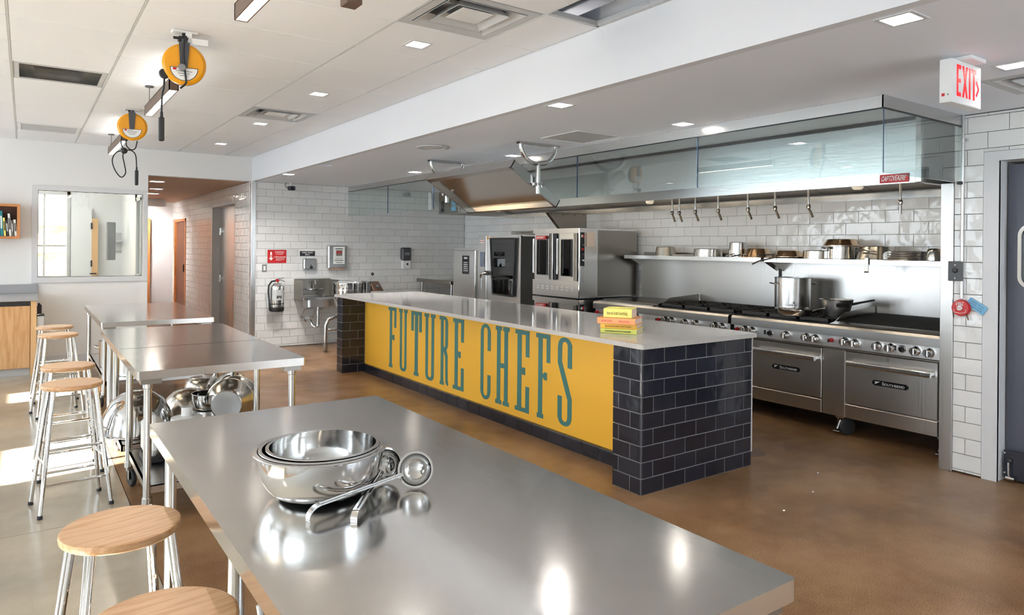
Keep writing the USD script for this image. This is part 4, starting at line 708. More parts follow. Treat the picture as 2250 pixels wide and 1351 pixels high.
range_unit('six burner and charbroiler range next to the steel corner guard', 2.290, 4.138, KN2, [3.745, 2.60], [4.09, 3.165], [(2.350, 3.055, 'SOUTHBEND'), (3.258, 3.94, 'SOUTHBEND')], False, True, 3.20)
KN1 = [(4.985, .780), (4.905, .778), (4.728, .772), (4.582, .775), (4.352, .776), (4.272, .774), (5.72, .775), (5.60, .775), (5.40, .775)]
range_unit('griddle and burner range next to the stacked ovens, partly hidden by the island', 4.175, 6.078, KN1, [], [5.075, 6.03], [(4.26, 5.02, 'SOUTHBEND'), (5.22, 5.98, 'SOUTHBEND')], True, False, 5.15)

# ------------------------------------------------------------------ pots on the range tops
TOP = .939
stockpot('tall stockpot with bent handles standing at the back of the range', (5.97, 3.835, TOP), .163, .318, 'steel', name='stockpot', ang=.95 + math.pi / 2)
def skillet(label, c, r, h, hd, L=.24, lid=None, m='steel_pan', name='skillet', up=.03, hm='steel_tube'):
    t = Thing(name, label, 'pan', c); d = np.array([math.cos(hd), math.sin(hd), 0]); q = np.array(c)
    t.part('pan', lathe([(0, 0), (r * .78, 0), (r * .84, .004), (r * .97, h * .6), (r, h), (r + .004, h + .001), (r - .003, h + .002), (r * .94, h * .6), (r * .8, .006), (0, .005)], c, 56), m)
    t.part('handle', cat(tube([q + d * (r * .97) + [0, 0, h * .8], q + d * (r + .05) + [0, 0, h + up * .4], q + d * (r + L) + [0, 0, h + up]], [.007, .008, .006], 10), *[lathe([(0, 0), (.006, 0), (.004, .004), (0, .005)], q + d * (r * .98) + [-d[1] * s, d[0] * s, h * .72], 8, d) for s in (-.02, .02)]), hm)
    if lid:
        l = t.part('lid', lathe([(0, h + .003), (r + .003, h + .003), (r + .003, h + .008), (r * .75, h + .02), (0, h + .026)], c, 56), 'steel_bowl')
        t.part('lid_handle', tube([q + [-d[1] * a, d[0] * a, h + .02 + b] for a, b in ((-.055, .0), (-.05, .03), (-.025, .048), (.025, .048), (.05, .03), (.055, 0))], .005, 10), 'chrome', parent=l)
    return t
skillet('covered saute pan at the front of the range before the tall stockpot', (5.60, 3.585, TOP), .155, .05, -1.0, lid=True, name='saute_pan')
sp_ = Thing('sauce_pot', 'flared aluminium sauce pot with riveted dark handle beside the charbroiler', 'pot', (5.84, 3.33, TOP)); q = np.array([5.84, 3.33, TOP])
sp_.part('pot', lathe([(0, 0), (.095, 0), (.10, .004), (.138, .145), (.142, .147), (.138, .149), (.097, .006), (0, .006)], q, 56), 'steel_spun'); 
hd = -1.15; d = np.array([math.cos(hd), math.sin(hd), 0]); n2 = np.array([-d[1], d[0], 0])
h_ = sp_.part('handle', cat(tube([q + d * .126 + [0, 0, .11], q + d * .20 + [0, 0, .13], q + d * .30 + [0, 0, .155]], [.012, .009, .008], 8)), 'black'); hb = q + np.array([-.62, -.78, 0]) * .128 + [0, 0, .10]
sp_.part('handle_plate', orient(ext(rrect(.11, .034, .016), .006), hb + [0, 0, .004], (math.cos(hd + .55), math.sin(hd + .55), 0), (0, 0, 1)), 'black', parent=h_)

# ------------------------------------------------------------------ pans on the high shelf
SZ, SXc = 1.437, 6.10
def inv_pan(label, y, r, h, m='steel_pan', x=SXc, hd=None, name='sauce_pan', k=.9, z=SZ, rivets=False, hm='steel_tube', L=.2):
    """upside-down pan"""
    t = Thing(name, label, 'pan', (x, y, z)); c = (x, y, z)
    t.part('pan', lathe([(r - .004, 0), (r + .003, 0), (r + .003, .004), (r, .006), (r * k, h - .006), (r * k - .008, h), (0, h), (0, h - .003), (r * k - .01, h - .004), (r - .004, .0)], c, 52), m)
    if hd is not None:
        d = np.array([math.cos(hd), math.sin(hd), 0]); q = np.array(c)
        t.part('handle', tube([q + d * (r * .98) + [0, 0, min(.035, h * .45)], q + d * (r + .05) + [0, 0, min(.03, h * .4)], q + d * (r + L) + [0, 0, .012]], [.007, .008, .006], 10), hm)
    return t
inv_pan('worn aluminium pot upside down at the left end of the high shelf', 5.555, .122, .105, 'aluminium_worn', name='sauce_pot', k=.86)
solo('sheet_pan', cat(bx(6.02, 4.95, SZ + .001, 6.24, 5.38, SZ + .022, .004)), 'steel_dark', 'low flat steel pan lying between the aluminium pot and the round pans', 'pan')
inv_pan('shallow steel saute pan upside down left of the small sauce pan', 4.94, .155, .085, 'steel_pan', x=6.10, k=.97, name='saute_pan')
inv_pan('tall narrow steel sauce pan upside down in the middle of the high shelf', 4.565, .098, .155, 'steel_bowl', x=6.12, hd=2.1 + 1.2, k=.96, L=.16)
inv_pan('copper toned skillet upside down right of the tall sauce pan', 4.315, .145, .09, 'copper_tint', x=6.10, hd=2.9, k=.74, name='skillet', L=.18)
inv_pan('copper toned skillet upside down over the gap between the two ranges, long handle forward', 3.955, .135, .06, 'copper_tint', x=6.08, hd=2.85, k=.8, name='skillet', z=SZ + .012, L=.22)
sk = Thing('skillet', 'black skillet under the copper toned one at the range gap', 'pan', (6.08, 3.96, SZ)); sk.part('pan', lathe([(0, 0), (.12, 0), (.15, .011), (.0, .011)], (6.08, 3.94, SZ + .0005), 40), 'black'); sk.part('handle', tube([(5.95, 4.0, SZ + .01), (5.80, 4.09, SZ - .03), (5.74, 4.12, SZ - .06)], .007, 10), 'steel_tube')
inv_pan('flat steel saute pan upside down right of the range gap', 3.66, .135, .078, 'steel_pan', x=6.10, k=.98, name='saute_pan')
pt = stockpot('steel stew pot with two side handles on the high shelf', (6.11, 3.445, SZ), .118, .12, 'steel_bowl', name='stew_pot', ang=2.6)
inv_pan('copper toned wide pan upside down on top of the stew pot', 3.445, .150, .06, 'copper_tint', x=6.11, k=.80, z=SZ + .122, name='saute_pan')
inv_pan('large domed steel pan upside down with a strap handle hanging over the shelf edge', 3.125, .165, .12, 'steel_pan', x=6.12, k=.82, name='braising_pan')
solo('strap_handle', cat(bx(5.935, 3.10, SZ - .10, 5.941, 3.135, SZ + .02, .002), tube([(5.938, 3.10, SZ - .105), (5.938, 3.135, SZ - .105)], .006, 8), bx(5.937, 3.10, SZ + .012, 5.965, 3.135, SZ + .018, .001)), 'steel_dark', 'flat steel strap handle hanging over the front edge of the high shelf', 'handle')
hp = tube([(5.96, 3.20, SZ + .07), (5.935, 3.17, SZ + .085), (5.93, 3.10, SZ + .085), (5.955, 3.04, SZ + .07)], .007, 10)
solo('loop_handle', hp, 'steel_bowl', 'curved loop handle on the large domed pan', 'handle')
for k in range(4):
    st_ = Thing('plate_pan', ('lowest', 'second', 'third', 'topmost')[k] + ' pale aluminium pan of the flat stack at the right of the shelf', 'pan', (6.12, 2.86, SZ + .02 * k), 'stacked flat pans'); st_.part('pan', lathe([(0, 0), (.155, 0), (.162, .018), (.156, .0185), (.15, .004), (0, .004)], (6.12, 2.86, SZ + .001 + .0195 * k), 48), 'steel_spun'); st_.part('rim', tube([(6.12 + .161 * math.cos(a), 2.86 + .161 * math.sin(a), SZ + .0175 + .0195 * k) for a in np.linspace(0, 2 * math.pi, 40, endpoint=False)], .0022, 6, True), 'steel_tube')
bowl_thing('small shiny bowl upside down near the right end of the high shelf', .065, .10, (6.06, 2.63, SZ + .104), axis=(0, 0, -1), base=.5, rim=.004, name='small_bowl')
t = Thing('canister', 'beige canister at the far right end of the high shelf', 'canister', (6.12, 2.545, SZ)); t.part('canister_body', lathe([(0, 0), (.055, 0), (.058, .01), (.058, .20), (.05, .215), (0, .216)], (6.14, 2.50, SZ + .0005), 36), 'salmon'); t.part('lid', lathe([(0, .217), (.05, .217), (.05, .225), (0, .226)], (6.14, 2.50, SZ), 36), 'trim_grey')

# ------------------------------------------------------------------ exhaust hood and its glass
HX, HY0_, HY1_, HZ = 5.00, 2.262, 8.95, 1.992
hd_ = Thing('exhaust_hood', 'long stainless exhaust hood over the ranges and ovens', 'hood', (5.6, 5.6, HZ))
hd_.part('front_plate', cat(bx(HX, HY0_, HZ, HX + .012, HY1_, KZ - .002), bx(HX - .004, HY0_, HZ - .002, HX + .03, HY1_, HZ + .012)), 'hood_steel', False)
hd_.part('end_plate', cat(bx(HX, HY0_ - .004, HZ, RX - .02, HY0_ + .008, KZ - .002), bx(HX, HY0_ - .006, HZ - .002, RX - .02, HY0_ + .03, HZ + .012)), 'hood_steel', False)
hd_.part('end_plate', bx(HX, HY1_ - .012, HZ, RX - .02, HY1_, KZ - .002), 'hood_steel', False)
hd_.part('corner_trim', bx(HX - .008, HY0_ - .010, HZ - .002, HX + .03, HY0_ + .028, KZ - .002, .002), 'steel_tube', False)
hd_.part('hood_top', bx(HX, HY0_, KZ - .03, RX - .02, HY1_, KZ - .002), 'steel_dark', False); hd_.part('back_trim', bx(RX - .045, HY0_, HZ - .012, RX - .02, HY1_, HZ + .045), 'steel_tube', False)
nf = 14
for k in range(nf):
    a, b = HY0_ + .03 + k * (HY1_ - HY0_ - .06) / nf, HY0_ + .026 + (k + 1) * (HY1_ - HY0_ - .06) / nf
    hd_.part('baffle_filter', ext(Polygon([(5.10, 2.40), (5.11, 2.41), (6.30, 2.055), (6.29, 2.045)]), b - a, (0, b, 0), (1, 0, 0), (0, 0, 1)), 'hood_inside', False)
for x, y in ((5.90, 5.62), (5.30, 7.02), (5.75, 3.1), (5.6, 8.3)):
    lm = hd_.part('hood_light', cat(bx(x - .06, y - .10, 2.085, x + .06, y + .10, 2.20, .01), tube([(x, y, 2.2), (x, y, KZ - .04)], .015)), 'dark_grey', False); hd_.part('jar_lamp', lathe([(0, 2.03), (.03, 2.032), (.045, 2.045), (.048, 2.084), (0, 2.084)], (x, y, 0), 24), 'lamp_dim', parent=lm)
for k in range(5): hd_.part('strip_lamp', bx(5.04, HY0_ + .3 + k * 1.3, 2.23, 5.08, HY0_ + 1.2 + k * 1.3, 2.25), 'unseen_hood_lamp', False)  # unseen strips behind the hood front, placed to warm the range wall
for i, (y, dx) in enumerate(((5.10, 0), (5.045, .05), (4.785, 0), (4.495, 0), (4.145, 0), (3.85, 0), (3.515, 0), (2.725, 0))):
    x = 5.70 + dx
    p = hd_.part('nozzle_pipe', cyl((x, y, KZ - .03), (x, y, 1.925), .010, n=12), 'steel_tube'); tilt = -.03 if y != 2.725 else 0
    hd_.part('nozzle', cat(lathe([(0, 0), (.014, 0), (.018, .012), (.018, .03), (.012, .04), (0, .04)], (x, y, 1.885), 8), tube([(x, y, 1.89), (x, y + tilt * .5, 1.865)], .009, 10), tube([(x, y + tilt * .5, 1.868), (x + tilt * .2, y + tilt * 1.5, 1.81)], [.010, .010], 10)), 'steel_bowl' if y < 3 else 'nozzle_metal', parent=p)
cbx = hd_.part('control_box', bx(HX - .03, 8.36, 1.995, HX - .001, 8.93, 2.32, .004), 'steel_dark', False); hd_.part('control_display', bx(HX - .036, 8.76, 2.02, HX - .029, 8.86, 2.18, .003), 'black_gloss', False, parent=cbx)
for z in (2.03, 2.11): hd_.part('paper_label', bx(HX - .0325, 8.44, z, HX - .0300, 8.56, z + .07), 'blue_tag', False, parent=cbx)
fb = hd_.part('maker_sign', bx(HX - .010, 2.335, 1.998, HX - .004, 2.53, 2.058), 'red', False); hd_.part('sign_border', cat(bx(HX - .012, 2.337, 2.0, HX - .010, 2.528, 2.004), bx(HX - .012, 2.337, 2.052, HX - .010, 2.528, 2.056)), 'red', False, parent=fb); hd_.part('sign_lettering', text('CAPTIVEAIRE', .034, (HX - .0105, 2.522, 2.012), (0, -1, 0), (.0, -.22, 1.0), .001, True, width=.165), 'label_white', False, parent=fb)
gl = Thing('glass_enclosure', 'steel framed glass curtain hanging from the kitchen ceiling around the hood', 'glass enclosure', (4.2, 6, 2.2))
gl.part('top_band', cat(bx(4.18, 2.100, 2.375, 4.192, FY - .01, KZ - .001), bx(4.18, 2.098, 2.375, DX + .03, 2.110, KZ - .001)), 'steel', False)
gl.part('band_gasket', cat(bx(4.1795, 2.0975, 2.3685, 4.1925, FY - .01, 2.3755), bx(4.18, 2.0975, 2.3685, DX + .02, 2.1105, 2.3755)), 'black', False)
gl.part('band_bracket', bx(DX - .03, 2.094, 2.36, DX - .01, 2.112, KZ - .002), 'mid_grey', False)
gy = [2.104, 3.496, 4.899, 6.30, 7.66, 8.99, FY - .012]
for a, b in zip(gy[:-1], gy[1:]): gl.part('glass_pane', bx(4.181, a + .002, 1.985, 4.190, b - .002, 2.3685), 'hood_glass', False)
gl.part('glass_pane', bx(4.184, 2.1, 1.985, DX - .02, 2.109, 2.3685), 'hood_glass', False); gl.part('glass_edge', cat(bx(4.1795, 2.098, 1.985, 4.1835, 2.102, 2.3685), *[bx(4.1795, y - .0015, 1.985, 4.1905, y + .0015, 2.3685) for y in gy[1:-1]]), 'blue_panel', False)
gl.part('side_clip', bx(DX - .05, 2.09, 1.975, DX - .0, 2.115, 1.995), 'black', False)

# ------------------------------------------------------------------ ovens, chiller, kettle
cv = Thing('convection_oven', 'double stacked stainless convection oven with glass doors', 'oven', (5.8, 6.6, 0)); ox, oy0, oy1 = 5.31, 6.167, 7.07
def oven_unit(z0, z1, upper):
    h = z1 - z0
    u = cv.part('oven_body', cat(bx(ox + .03, oy0 + .004, z0, 6.25, oy1, z1 - .001), bx(ox, oy0, z1 - .055, ox + .10, oy1, z1), bx(ox, oy0, z0, ox + .05, oy1, z0 + .19)), 'steel_v' if upper else 'steel_v', False)
    cv.part('side_sheet', bx(5.595, oy0 - .003, z0 + .02, 6.24, oy0 + .004, z1 - .02), 'steel_dark', False); cv.part('corner_trim', bx(ox - .004, oy0 - .004, z0, ox + .012, oy0 + .012, z1, .003), 'chrome', False)
    for i, (d0, d1) in enumerate(((6.74, 7.055), (6.285, 6.60))):
        w0, w1 = (d0 + .08, d1 - .06) if i == 0 else (d0 + .06, d1 - .09)
        d = cv.part('oven_door', ext(sbox(d0, z0 + .20, d1, z1 - .06).difference(sbox(w0, z0 + .26, w1, z1 - .14)), .03, (ox + .028, 0, 0), (0, 1, 0), (0, 0, 1)).copy(), 'steel_v', False)
        cv.part('door_glass', bx(ox + .006, w0, z0 + .26, ox + .012, w1, z1 - .14), 'oven_glass', False, parent=d); cv.part('cavity', cat(bx(ox + .02, w0 - .02, z0 + .25, ox + .024, w1 + .02, z1 - .13), *[bx(ox + .014, w0, z0 + .30 + .1 * k, ox + .018, w1, z0 + .306 + .1 * k) for k in range(4)]), 'dark_grey', False, parent=d)
        hy = w1 + .005 if i == 0 else w1 + .015
        cv.part('door_handle', bx(ox - .045, hy, z0 + .27, ox - .02, hy + .022, z1 - .12, .006), 'chrome', parent=d)
    cv.part('door_post', bx(ox - .012, 6.655, z0 + .2, ox + .02, 6.70, z1 - .06, .003), 'chrome', False); cv.part('door_gasket', cat(bx(ox + .0, 6.705, z0 + .2, ox + .02, 6.735, z1 - .06), bx(ox + .0, 6.607, z0 + .2, ox + .02, 6.65, z1 - .06)), 'black', False); cv.part('hinge_post', bx(ox - .004, 6.21, z0 + .2, ox + .02, 6.27, z1 - .06, .003), 'steel_dark', False)
    lb = cv.part('maker_label', bx(ox - .006, 6.80, z1 - .128, ox - .001, 7.0, z1 - .085), 'red', False); cv.part('label_lettering', text('BLODGETT', .024, (ox - .0065, 6.99, z1 - .118), (0, -1, 0), (0, 0, 1), .001, True, width=.17), 'label_white', False, parent=lb)
    pn = cv.part('control_panel', bx(ox + .012, oy0 - .010, z0 + .38, ox + .072, oy0 - .003, z1 - .05), 'black_gloss', False)
    for dz, m in ((.20, 'dark_grey'), (.31, 'dark_grey'), (.38, 'chrome')): cv.part('control_knob', lathe([(0, 0), (.016, 0), (.013, .018), (0, .02)], (ox + .042, oy0 - .010, z1 - dz), 16, (0, -1, 0)), m, parent=pn)
    cv.part('control_light', cat(bx(ox + .025, oy0 - .0115, z1 - .26, ox + .06, oy0 - .0095, z1 - .235), bx(ox + .05, oy0 - .0115, z1 - .115, ox + .066, oy0 - .0095, z1 - .075)), 'red', False, parent=pn); cv.part('control_label', cat(bx(ox + .02, oy0 - .0115, z1 - .11, ox + .032, oy0 - .0095, z1 - .08), bx(ox + .036, oy0 - .0115, z1 - .105, ox + .046, oy0 - .0095, z1 - .08)), 'label_white', False, parent=pn)
    cv.part('service_cover', bx(ox + .012, oy0 - .008, z0 + .19, ox + .072, oy0 - .003, z0 + .37), 'steel_tube', False)
    cv.part('vent_slot', cat(*[bx(ox - .002, 6.27 + .095 * k + .028 * a, z0 + .082 + .028 * b, ox + .001, 6.27 + .095 * k + .028 * a + .012, z0 + .094 + .028 * b) for k in range(8) for a in range(2) for b in range(2)]), 'label_white', False)
oven_unit(.925, 1.752, True); oven_unit(.12, .905, False)
cv.part('oven_leg', cat(*[bx(x, y, 0, x + .06, y + .06, .12) for x in (5.4, 6.15) for y in (6.2, 6.98)]), 'mid_grey', False)
solo('notice_sheet', bx(5.415, oy0 - .0045, 1.53, 5.545, oy0 - .0035, 1.70), 'paper', 'printed paper sheet taped to the side of the convection oven', 'notice', smooth=False)
cm = Thing('combi_oven', 'combi oven with tall tapered glass door and blue control strip', 'oven', (5.7, 7.86, 0)); mx = 5.30
cm.part('oven_body', cat(bx(mx + .035, 7.37, .12, 6.2, 8.352, 1.665), bx(mx + .05, 7.40, .0, 6.1, 8.32, .12)), 'steel_v', False)
gp = Polygon([(7.46, 1.635), (8.055, 1.635), (7.985, .875), (7.50, .865)])
dr = cm.part('oven_door', ext(sbox(7.375, .15, 8.145, 1.675).difference(gp), .034, (mx + .034, 0, 0), (0, 1, 0), (0, 0, 1)).copy(), 'steel_v', False)
cm.part('door_glass', ext(gp.buffer(.004), .006, (mx + .008, 0, 0), (0, 1, 0), (0, 0, 1)), 'oven_glass', False, parent=dr); cm.part('cavity', cat(ext(gp.buffer(.002), .004, (mx + .03, 0, 0), (0, 1, 0), (0, 0, 1)), *[bx(mx + .018, 7.52, .95 + .11 * k, mx + .022, 7.96, .956 + .11 * k) for k in range(6)]), 'dark_grey', False, parent=dr); cm.part('door_gasket', ext(gp.buffer(.012).difference(gp.buffer(-.012)), .003, (mx - .0, 0, 0), (0, 1, 0), (0, 0, 1)), 'black', False, parent=dr)
cp_ = cm.part('control_column', bx(mx, 8.15, .15, mx + .036, 8.352, 1.675, .004), 'steel_v', False)
cm.part('control_strip', ext(Polygon([(8.175, 1.635), (8.305, 1.635), (8.295, 1.12), (8.24, 1.10), (8.185, 1.18)]), .006, (mx + .001, 0, 0), (0, 1, 0), (0, 0, 1)), 'blue_panel', False, parent=cp_); cm.part('touch_screen', bx(mx - .008, 8.19, 1.24, mx - .004, 8.295, 1.45), 'screen_grey', False, parent=cp_); cm.part('name_plate', bx(mx - .008, 8.195, 1.575, mx - .004, 8.29, 1.615), 'label_white', False, parent=cp_); cm.part('plate_lettering', text('RATIONAL', .014, (mx - .0085, 8.287, 1.588), (0, -1, 0), (0, 0, 1), .001, True, width=.085), 'red', False, parent=cp_)
cm.part('rotary_dial', lathe([(0, 0), (.022, 0), (.018, .02), (0, .022)], (mx, 8.265, 1.06), 20, (-1, 0, 0)), 'chrome', parent=cp_)
hh = cm.part('door_handle', cat(tube([(mx, 8.11, 1.155), (mx - .05, 8.12, 1.155), (mx - .06, 8.19, 1.14), (mx - .06, 8.20, 1.08), (mx - .05, 8.20, .93)], [.016, .018, .018, .016, .012], 12)), 'chrome'); cm.part('handle_hub', bx(mx - .03, 8.07, 1.125, mx - .002, 8.17, 1.185, .01), 'black', parent=hh)
cm.part('warning_triangle', ext(Polygon([(-.022, 0), (.022, 0), (0, .045)]), .002, (mx - .001, 8.11, 1.63), (0, -1, 0), (0, 0, 1)), 'reel_yellow', False, parent=dr)
solo('oven_flue', cat(bx(5.55, 7.10, 1.70, 6.22, 7.90, 1.72), bx(5.45, 7.15, 1.722, 6.1, 7.75, 1.738)), 'steel_dark', 'flat steel deflector plate lying on top of the combi oven', 'plate', smooth=False)
fl_ = Thing('duct_collar', 'tapered sheet steel duct collar between the ovens and the hood', 'duct', (5.9, 6.9, 1.8)); fl_.part('collar', ext(Polygon([(5.45, 1.965), (6.10, 1.965), (6.10, 1.755), (5.66, 1.755)]), .06, (0, 7.00, 0), (1, 0, 0), (0, 0, 1)), 'steel_dark', False); fl_.part('flange', bx(5.42, 6.90, 1.966, 6.12, 7.03, 1.978), 'steel_dark', False)
for x in (5.5, 5.7, 5.9, 6.05): fl_.part('bolt', lathe([(0, 0), (.008, 0), (.006, .006), (0, .007)], (x, 6.94, 1.95), 8, (0, -1, 0)), 'bronze')
bc_ = Thing('blast_chiller', 'stainless blast chiller with a black control keypad on its door', 'chiller', (5.7, 8.7, 0)); bc_.part('chiller_body', cat(bx(mx + .045, 8.375, .1, 6.2, 9.055, 1.47), bx(mx + .02, 8.37, 1.47, 6.2, 9.06, 1.50)), 'steel_v', False); bc_.part('chiller_door', bx(mx, 8.445, .12, mx + .044, 9.055, 1.468, .006), 'steel_v'); bc_.part('door_edge', bx(mx - .002, 8.425, .12, mx + .044, 8.443, 1.468, .003), 'chrome', False); bc_.part('side_stile', bx(mx + .01, 8.372, .12, mx + .05, 8.422, 1.468, .003), 'steel_dark', False)
kp_ = bc_.part('keypad', bx(mx - .006, 8.60, 1.12, mx, 8.79, 1.39, .005), 'black_gloss', False); bc_.part('keypad_buttons', cat(*[bx(mx - .008, 8.635 + .03 * a, 1.16 + .03 * b, mx - .006, 8.655 + .03 * a, 1.178 + .03 * b) for a in range(4) for b in range(5)], bx(mx - .008, 8.64, 1.34, mx - .006, 8.74, 1.37)), 'light_grey', False, parent=kp_); bc_.part('chiller_foot', cat(*[bx(x, y, 0, x + .05, y + .05, .1) for x in (5.4, 6.1) for y in (8.4, 8.98)]), 'mid_grey', False)
sd_ = Thing('side_table', 'steel work counter with raised edge left of the blast chiller', 'counter', (5.7, 9.7, 0)); sd_.part('counter_top', cat(bx(5.40, 9.30, .935, 6.3, 10.40, .95), bx(5.385, 9.29, .93, 5.42, 10.41, .985, .006), bx(5.4, 9.29, .93, 6.3, 9.305, .985, .004)), 'steel_dark'); 
for x in (5.45, 6.25):
    for y in (9.36, 10.34): sd_.part('leg', cyl((x, y, 0), (x, y, .93), .02), 'steel_tube')
sd_.part('front_skirt', bx(5.45, 9.31, .70, 6.28, 9.32, .93), 'light_grey', False)
kt = Thing('tilting_kettle', 'round tilting steel kettle with a ball ended lever behind the island', 'kettle', (3.95, 9.75, 0))
kt.part('kettle_bowl', lathe([(0, .52), (.12, .55), (.19, .64), (.215, .76), (.218, .95), (.226, .955), (.226, .975), (.21, .977), (.205, .95), (0, .90)], (3.93, 9.80, 0), 56), 'chrome'); kt.part('bowl_band', lathe([(.2, .865), (.2225, .865), (.2225, .88), (.2, .88)], (3.93, 9.80, 0), 56), 'steel_tube'); kt.part('kettle_lid', lathe([(0, .978), (.12, .978), (.12, .99), (.09, 1.0), (0, 1.0)], (3.90, 9.80, 0), 40), 'label_white')
kt.part('pedestal', cat(bx(4.17, 9.68, .42, 4.25, 9.9, .99, .01), cyl((3.93, 9.8, .40), (3.93, 9.8, .55), .05)), 'steel_tube'); kt.part('kettle_frame', cat(tube([(4.2, 9.75, .5), (3.66, 9.60, .50), (3.56, 9.60, .46), (3.525, 9.60, .38), (3.52, 9.60, .14)], .027, 12), tube([(4.2, 9.8, .48), (4.2, 9.8, .12)], .027, 12), tube([(3.52, 9.62, .31), (3.75, 9.62, .31)], .015)), 'chrome')
kt.part('kettle_foot', cat(lathe([(0, 0), (.022, 0), (.034, .05), (.03, .14), (0, .14)], (3.52, 9.60, 0), 16), lathe([(0, 0), (.022, 0), (.034, .05), (.03, .14), (0, .14)], (4.2, 9.8, 0), 16)), 'steel_dark')
kt.part('control_box', ext(Polygon([(4.27, .84), (4.46, .84), (4.375, .985), (4.255, .985)]), .10, (0, 9.80, 0), (1, 0, 0), (0, 0, 1)), 'brown_metal', False); kt.part('thermostat', lathe([(0, 0), (.03, 0), (.026, .02), (0, .022)], (4.355, 9.70, .915), 20, (0, -1, 0)), 'steel_tube'); kt.part('box_trim', tube([(4.31, 9.69, .838), (4.235, 9.69, .975)], .005, 8), 'salmon')
lv = kt.part('lever', tube([(4.20, 9.69, .80), (4.20, 9.69, .945), (4.265, 9.69, 1.085)], .008, 10), 'chrome'); kt.part('lever_ball', trimesh.creation.icosphere(2, .024).apply_translation((4.272, 9.69, 1.10)), 'black_gloss', True, parent=lv)

# ------------------------------------------------------------------ demonstration mirror over the island
dm = Thing('demonstration_mirror', 'tilted steel framed demonstration mirror hung over the island from the ceiling', 'mirror', (3.757, 5.75, 2.1))
MN, MF = 4.975, 6.53; a_top, a_bot = np.array([3.500, 2.252]), np.array([4.020, 1.915]); dv = a_bot - a_top; ml = np.linalg.norm(dv); dv /= ml; nv = np.array([-dv[1], dv[0]]) * -1   # nv points down towards the tables
if nv[1] > 0: nv = -nv
def mbx(s0, s1, y0, y1, n0, n1, b=0):
    m = bx(s0, y0, n0, s1, y1, n1, b); T = np.eye(4); T[:3, 0] = (dv[0], 0, dv[1]); T[:3, 1] = (0, 1, 0); T[:3, 2] = (nv[0], 0, nv[1]); T[:3, 3] = (a_top[0], 0, a_top[1]); m.apply_transform(T)
    if np.linalg.det(T[:3, :3]) < 0: m.invert()
    return m
for nm, q in (('frame_top', (0, .012, MN, MF, -.05, .03)), ('frame_bottom', (ml - .012, ml, MN, MF, -.05, .03)), ('frame_end', (0, ml, MN, MN + .012, -.05, .03)), ('frame_end', (0, ml, MF - .012, MF, -.05, .03))): dm.part(nm, mbx(*q, .002), 'steel_tube', False)
dm.part('frame_lip', cat(mbx(0, .045, MN, MF, .028, .031), mbx(ml - .02, ml, MN, MF, .028, .031), mbx(0, ml, MN, MN + .03, .028, .031), mbx(0, ml, MF - .02, MF, .028, .031)), 'steel_tube', False); dm.part('mirror_sheet', mbx(.012, ml - .012, MN + .012, MF - .012, -.01, -.006), 'mirror', False); dm.part('back_sheet', mbx(.012, ml - .012, MN + .012, MF - .012, -.05, -.046), 'steel', False)
for y, s in ((4.935, -1), (6.575, 1)):
    h_ = dm.part('hanger', cat(tube([(3.757 + .195 * math.cos(a), y, 2.43 + .165 * math.sin(a)) if abs(math.sin(a)) > 1e-6 else (3.757 + .195 * math.cos(a), y, 2.432) for a in np.linspace(math.pi, 2 * math.pi, 24)], .018, 14)), 'steel_tube'); dm.part('ceiling_plate', bx(3.535, y - .025, 2.432, 3.985, y + .025, KZ - .001, .002), 'steel_tube', False, parent=h_); dm.part('end_cap', bx(3.530, y - .02, 2.430, 3.5345, y + .02, 2.447), 'black', False, parent=h_)
    dm.part('hanger_post', cyl((3.757, y, 2.27), (3.757, y, 2.00), .021, n=18), 'steel_tube', parent=h_); dm.part('pivot_knob', cat(cyl((3.757, y - .03, 2.086), (3.757, y - s * .04, 2.086), .012), bx(3.70, y - .015, 2.07, 3.735, y + .015, 2.10, .004), *[tube([(3.79, y, 2.086), (3.80 + .02 * math.cos(a), y, 2.086 + .028 * math.sin(a))], .006, 8) for a in np.linspace(0, 2 * math.pi, 4, endpoint=False)], cyl((3.757, y, 2.086), (3.80, y, 2.086), .008)), 'steel_tube', parent=h_)
# ------------------------------------------------------------------ ceiling fittings
def down_light(x, y, z, m='lamp_warm', dep=.055):
    t = Thing('recessed_light', None, 'ceiling light', (0, 0, 0), 'square recessed downlights'); h = HOLE - .002
    t.part('trim', ext(sbox(-h - .014, -h - .014, h + .014, h + .014).difference(sbox(-h + .004, -h + .004, h - .004, h - .004)), .003, (0, 0, -.0035)), 'trim_grey', False)
    t.part('reflector', cat(bx(-h, -h, 0, -h + .003, h, .09), bx(h - .003, -h, 0, h, h, .09), bx(-h, -h, 0, h, -h + .003, .09), bx(-h, h - .003, 0, h, h, .09)), 'well_white', False)
    t.part('lamp', bx(-h + .004, -h + .004, dep, h - .004, h - .004, dep + .004), m, False)
    return t
NAMES = ['first square downlight of the dining ceiling row, beside the big air cassette', 'second square downlight of the dining ceiling row', 'third square downlight of the dining ceiling row, by the small cassette', 'farthest square downlight of the dining ceiling row'] + \
        ['square downlight of the kitchen ceiling above the foreground, left of the exit sign', 'square downlight of the kitchen ceiling over the island lettering', 'square downlight of the kitchen ceiling between the soffit and the round speaker', 'farthest square downlight of the kitchen ceiling near the camera bracket',
         'square downlight of the kitchen ceiling right beside the exit sign', 'square downlight of the kitchen ceiling before the hood band', 'square downlight behind the near mirror hanger', 'square downlight of the kitchen ceiling near the far glass']
protos = {}
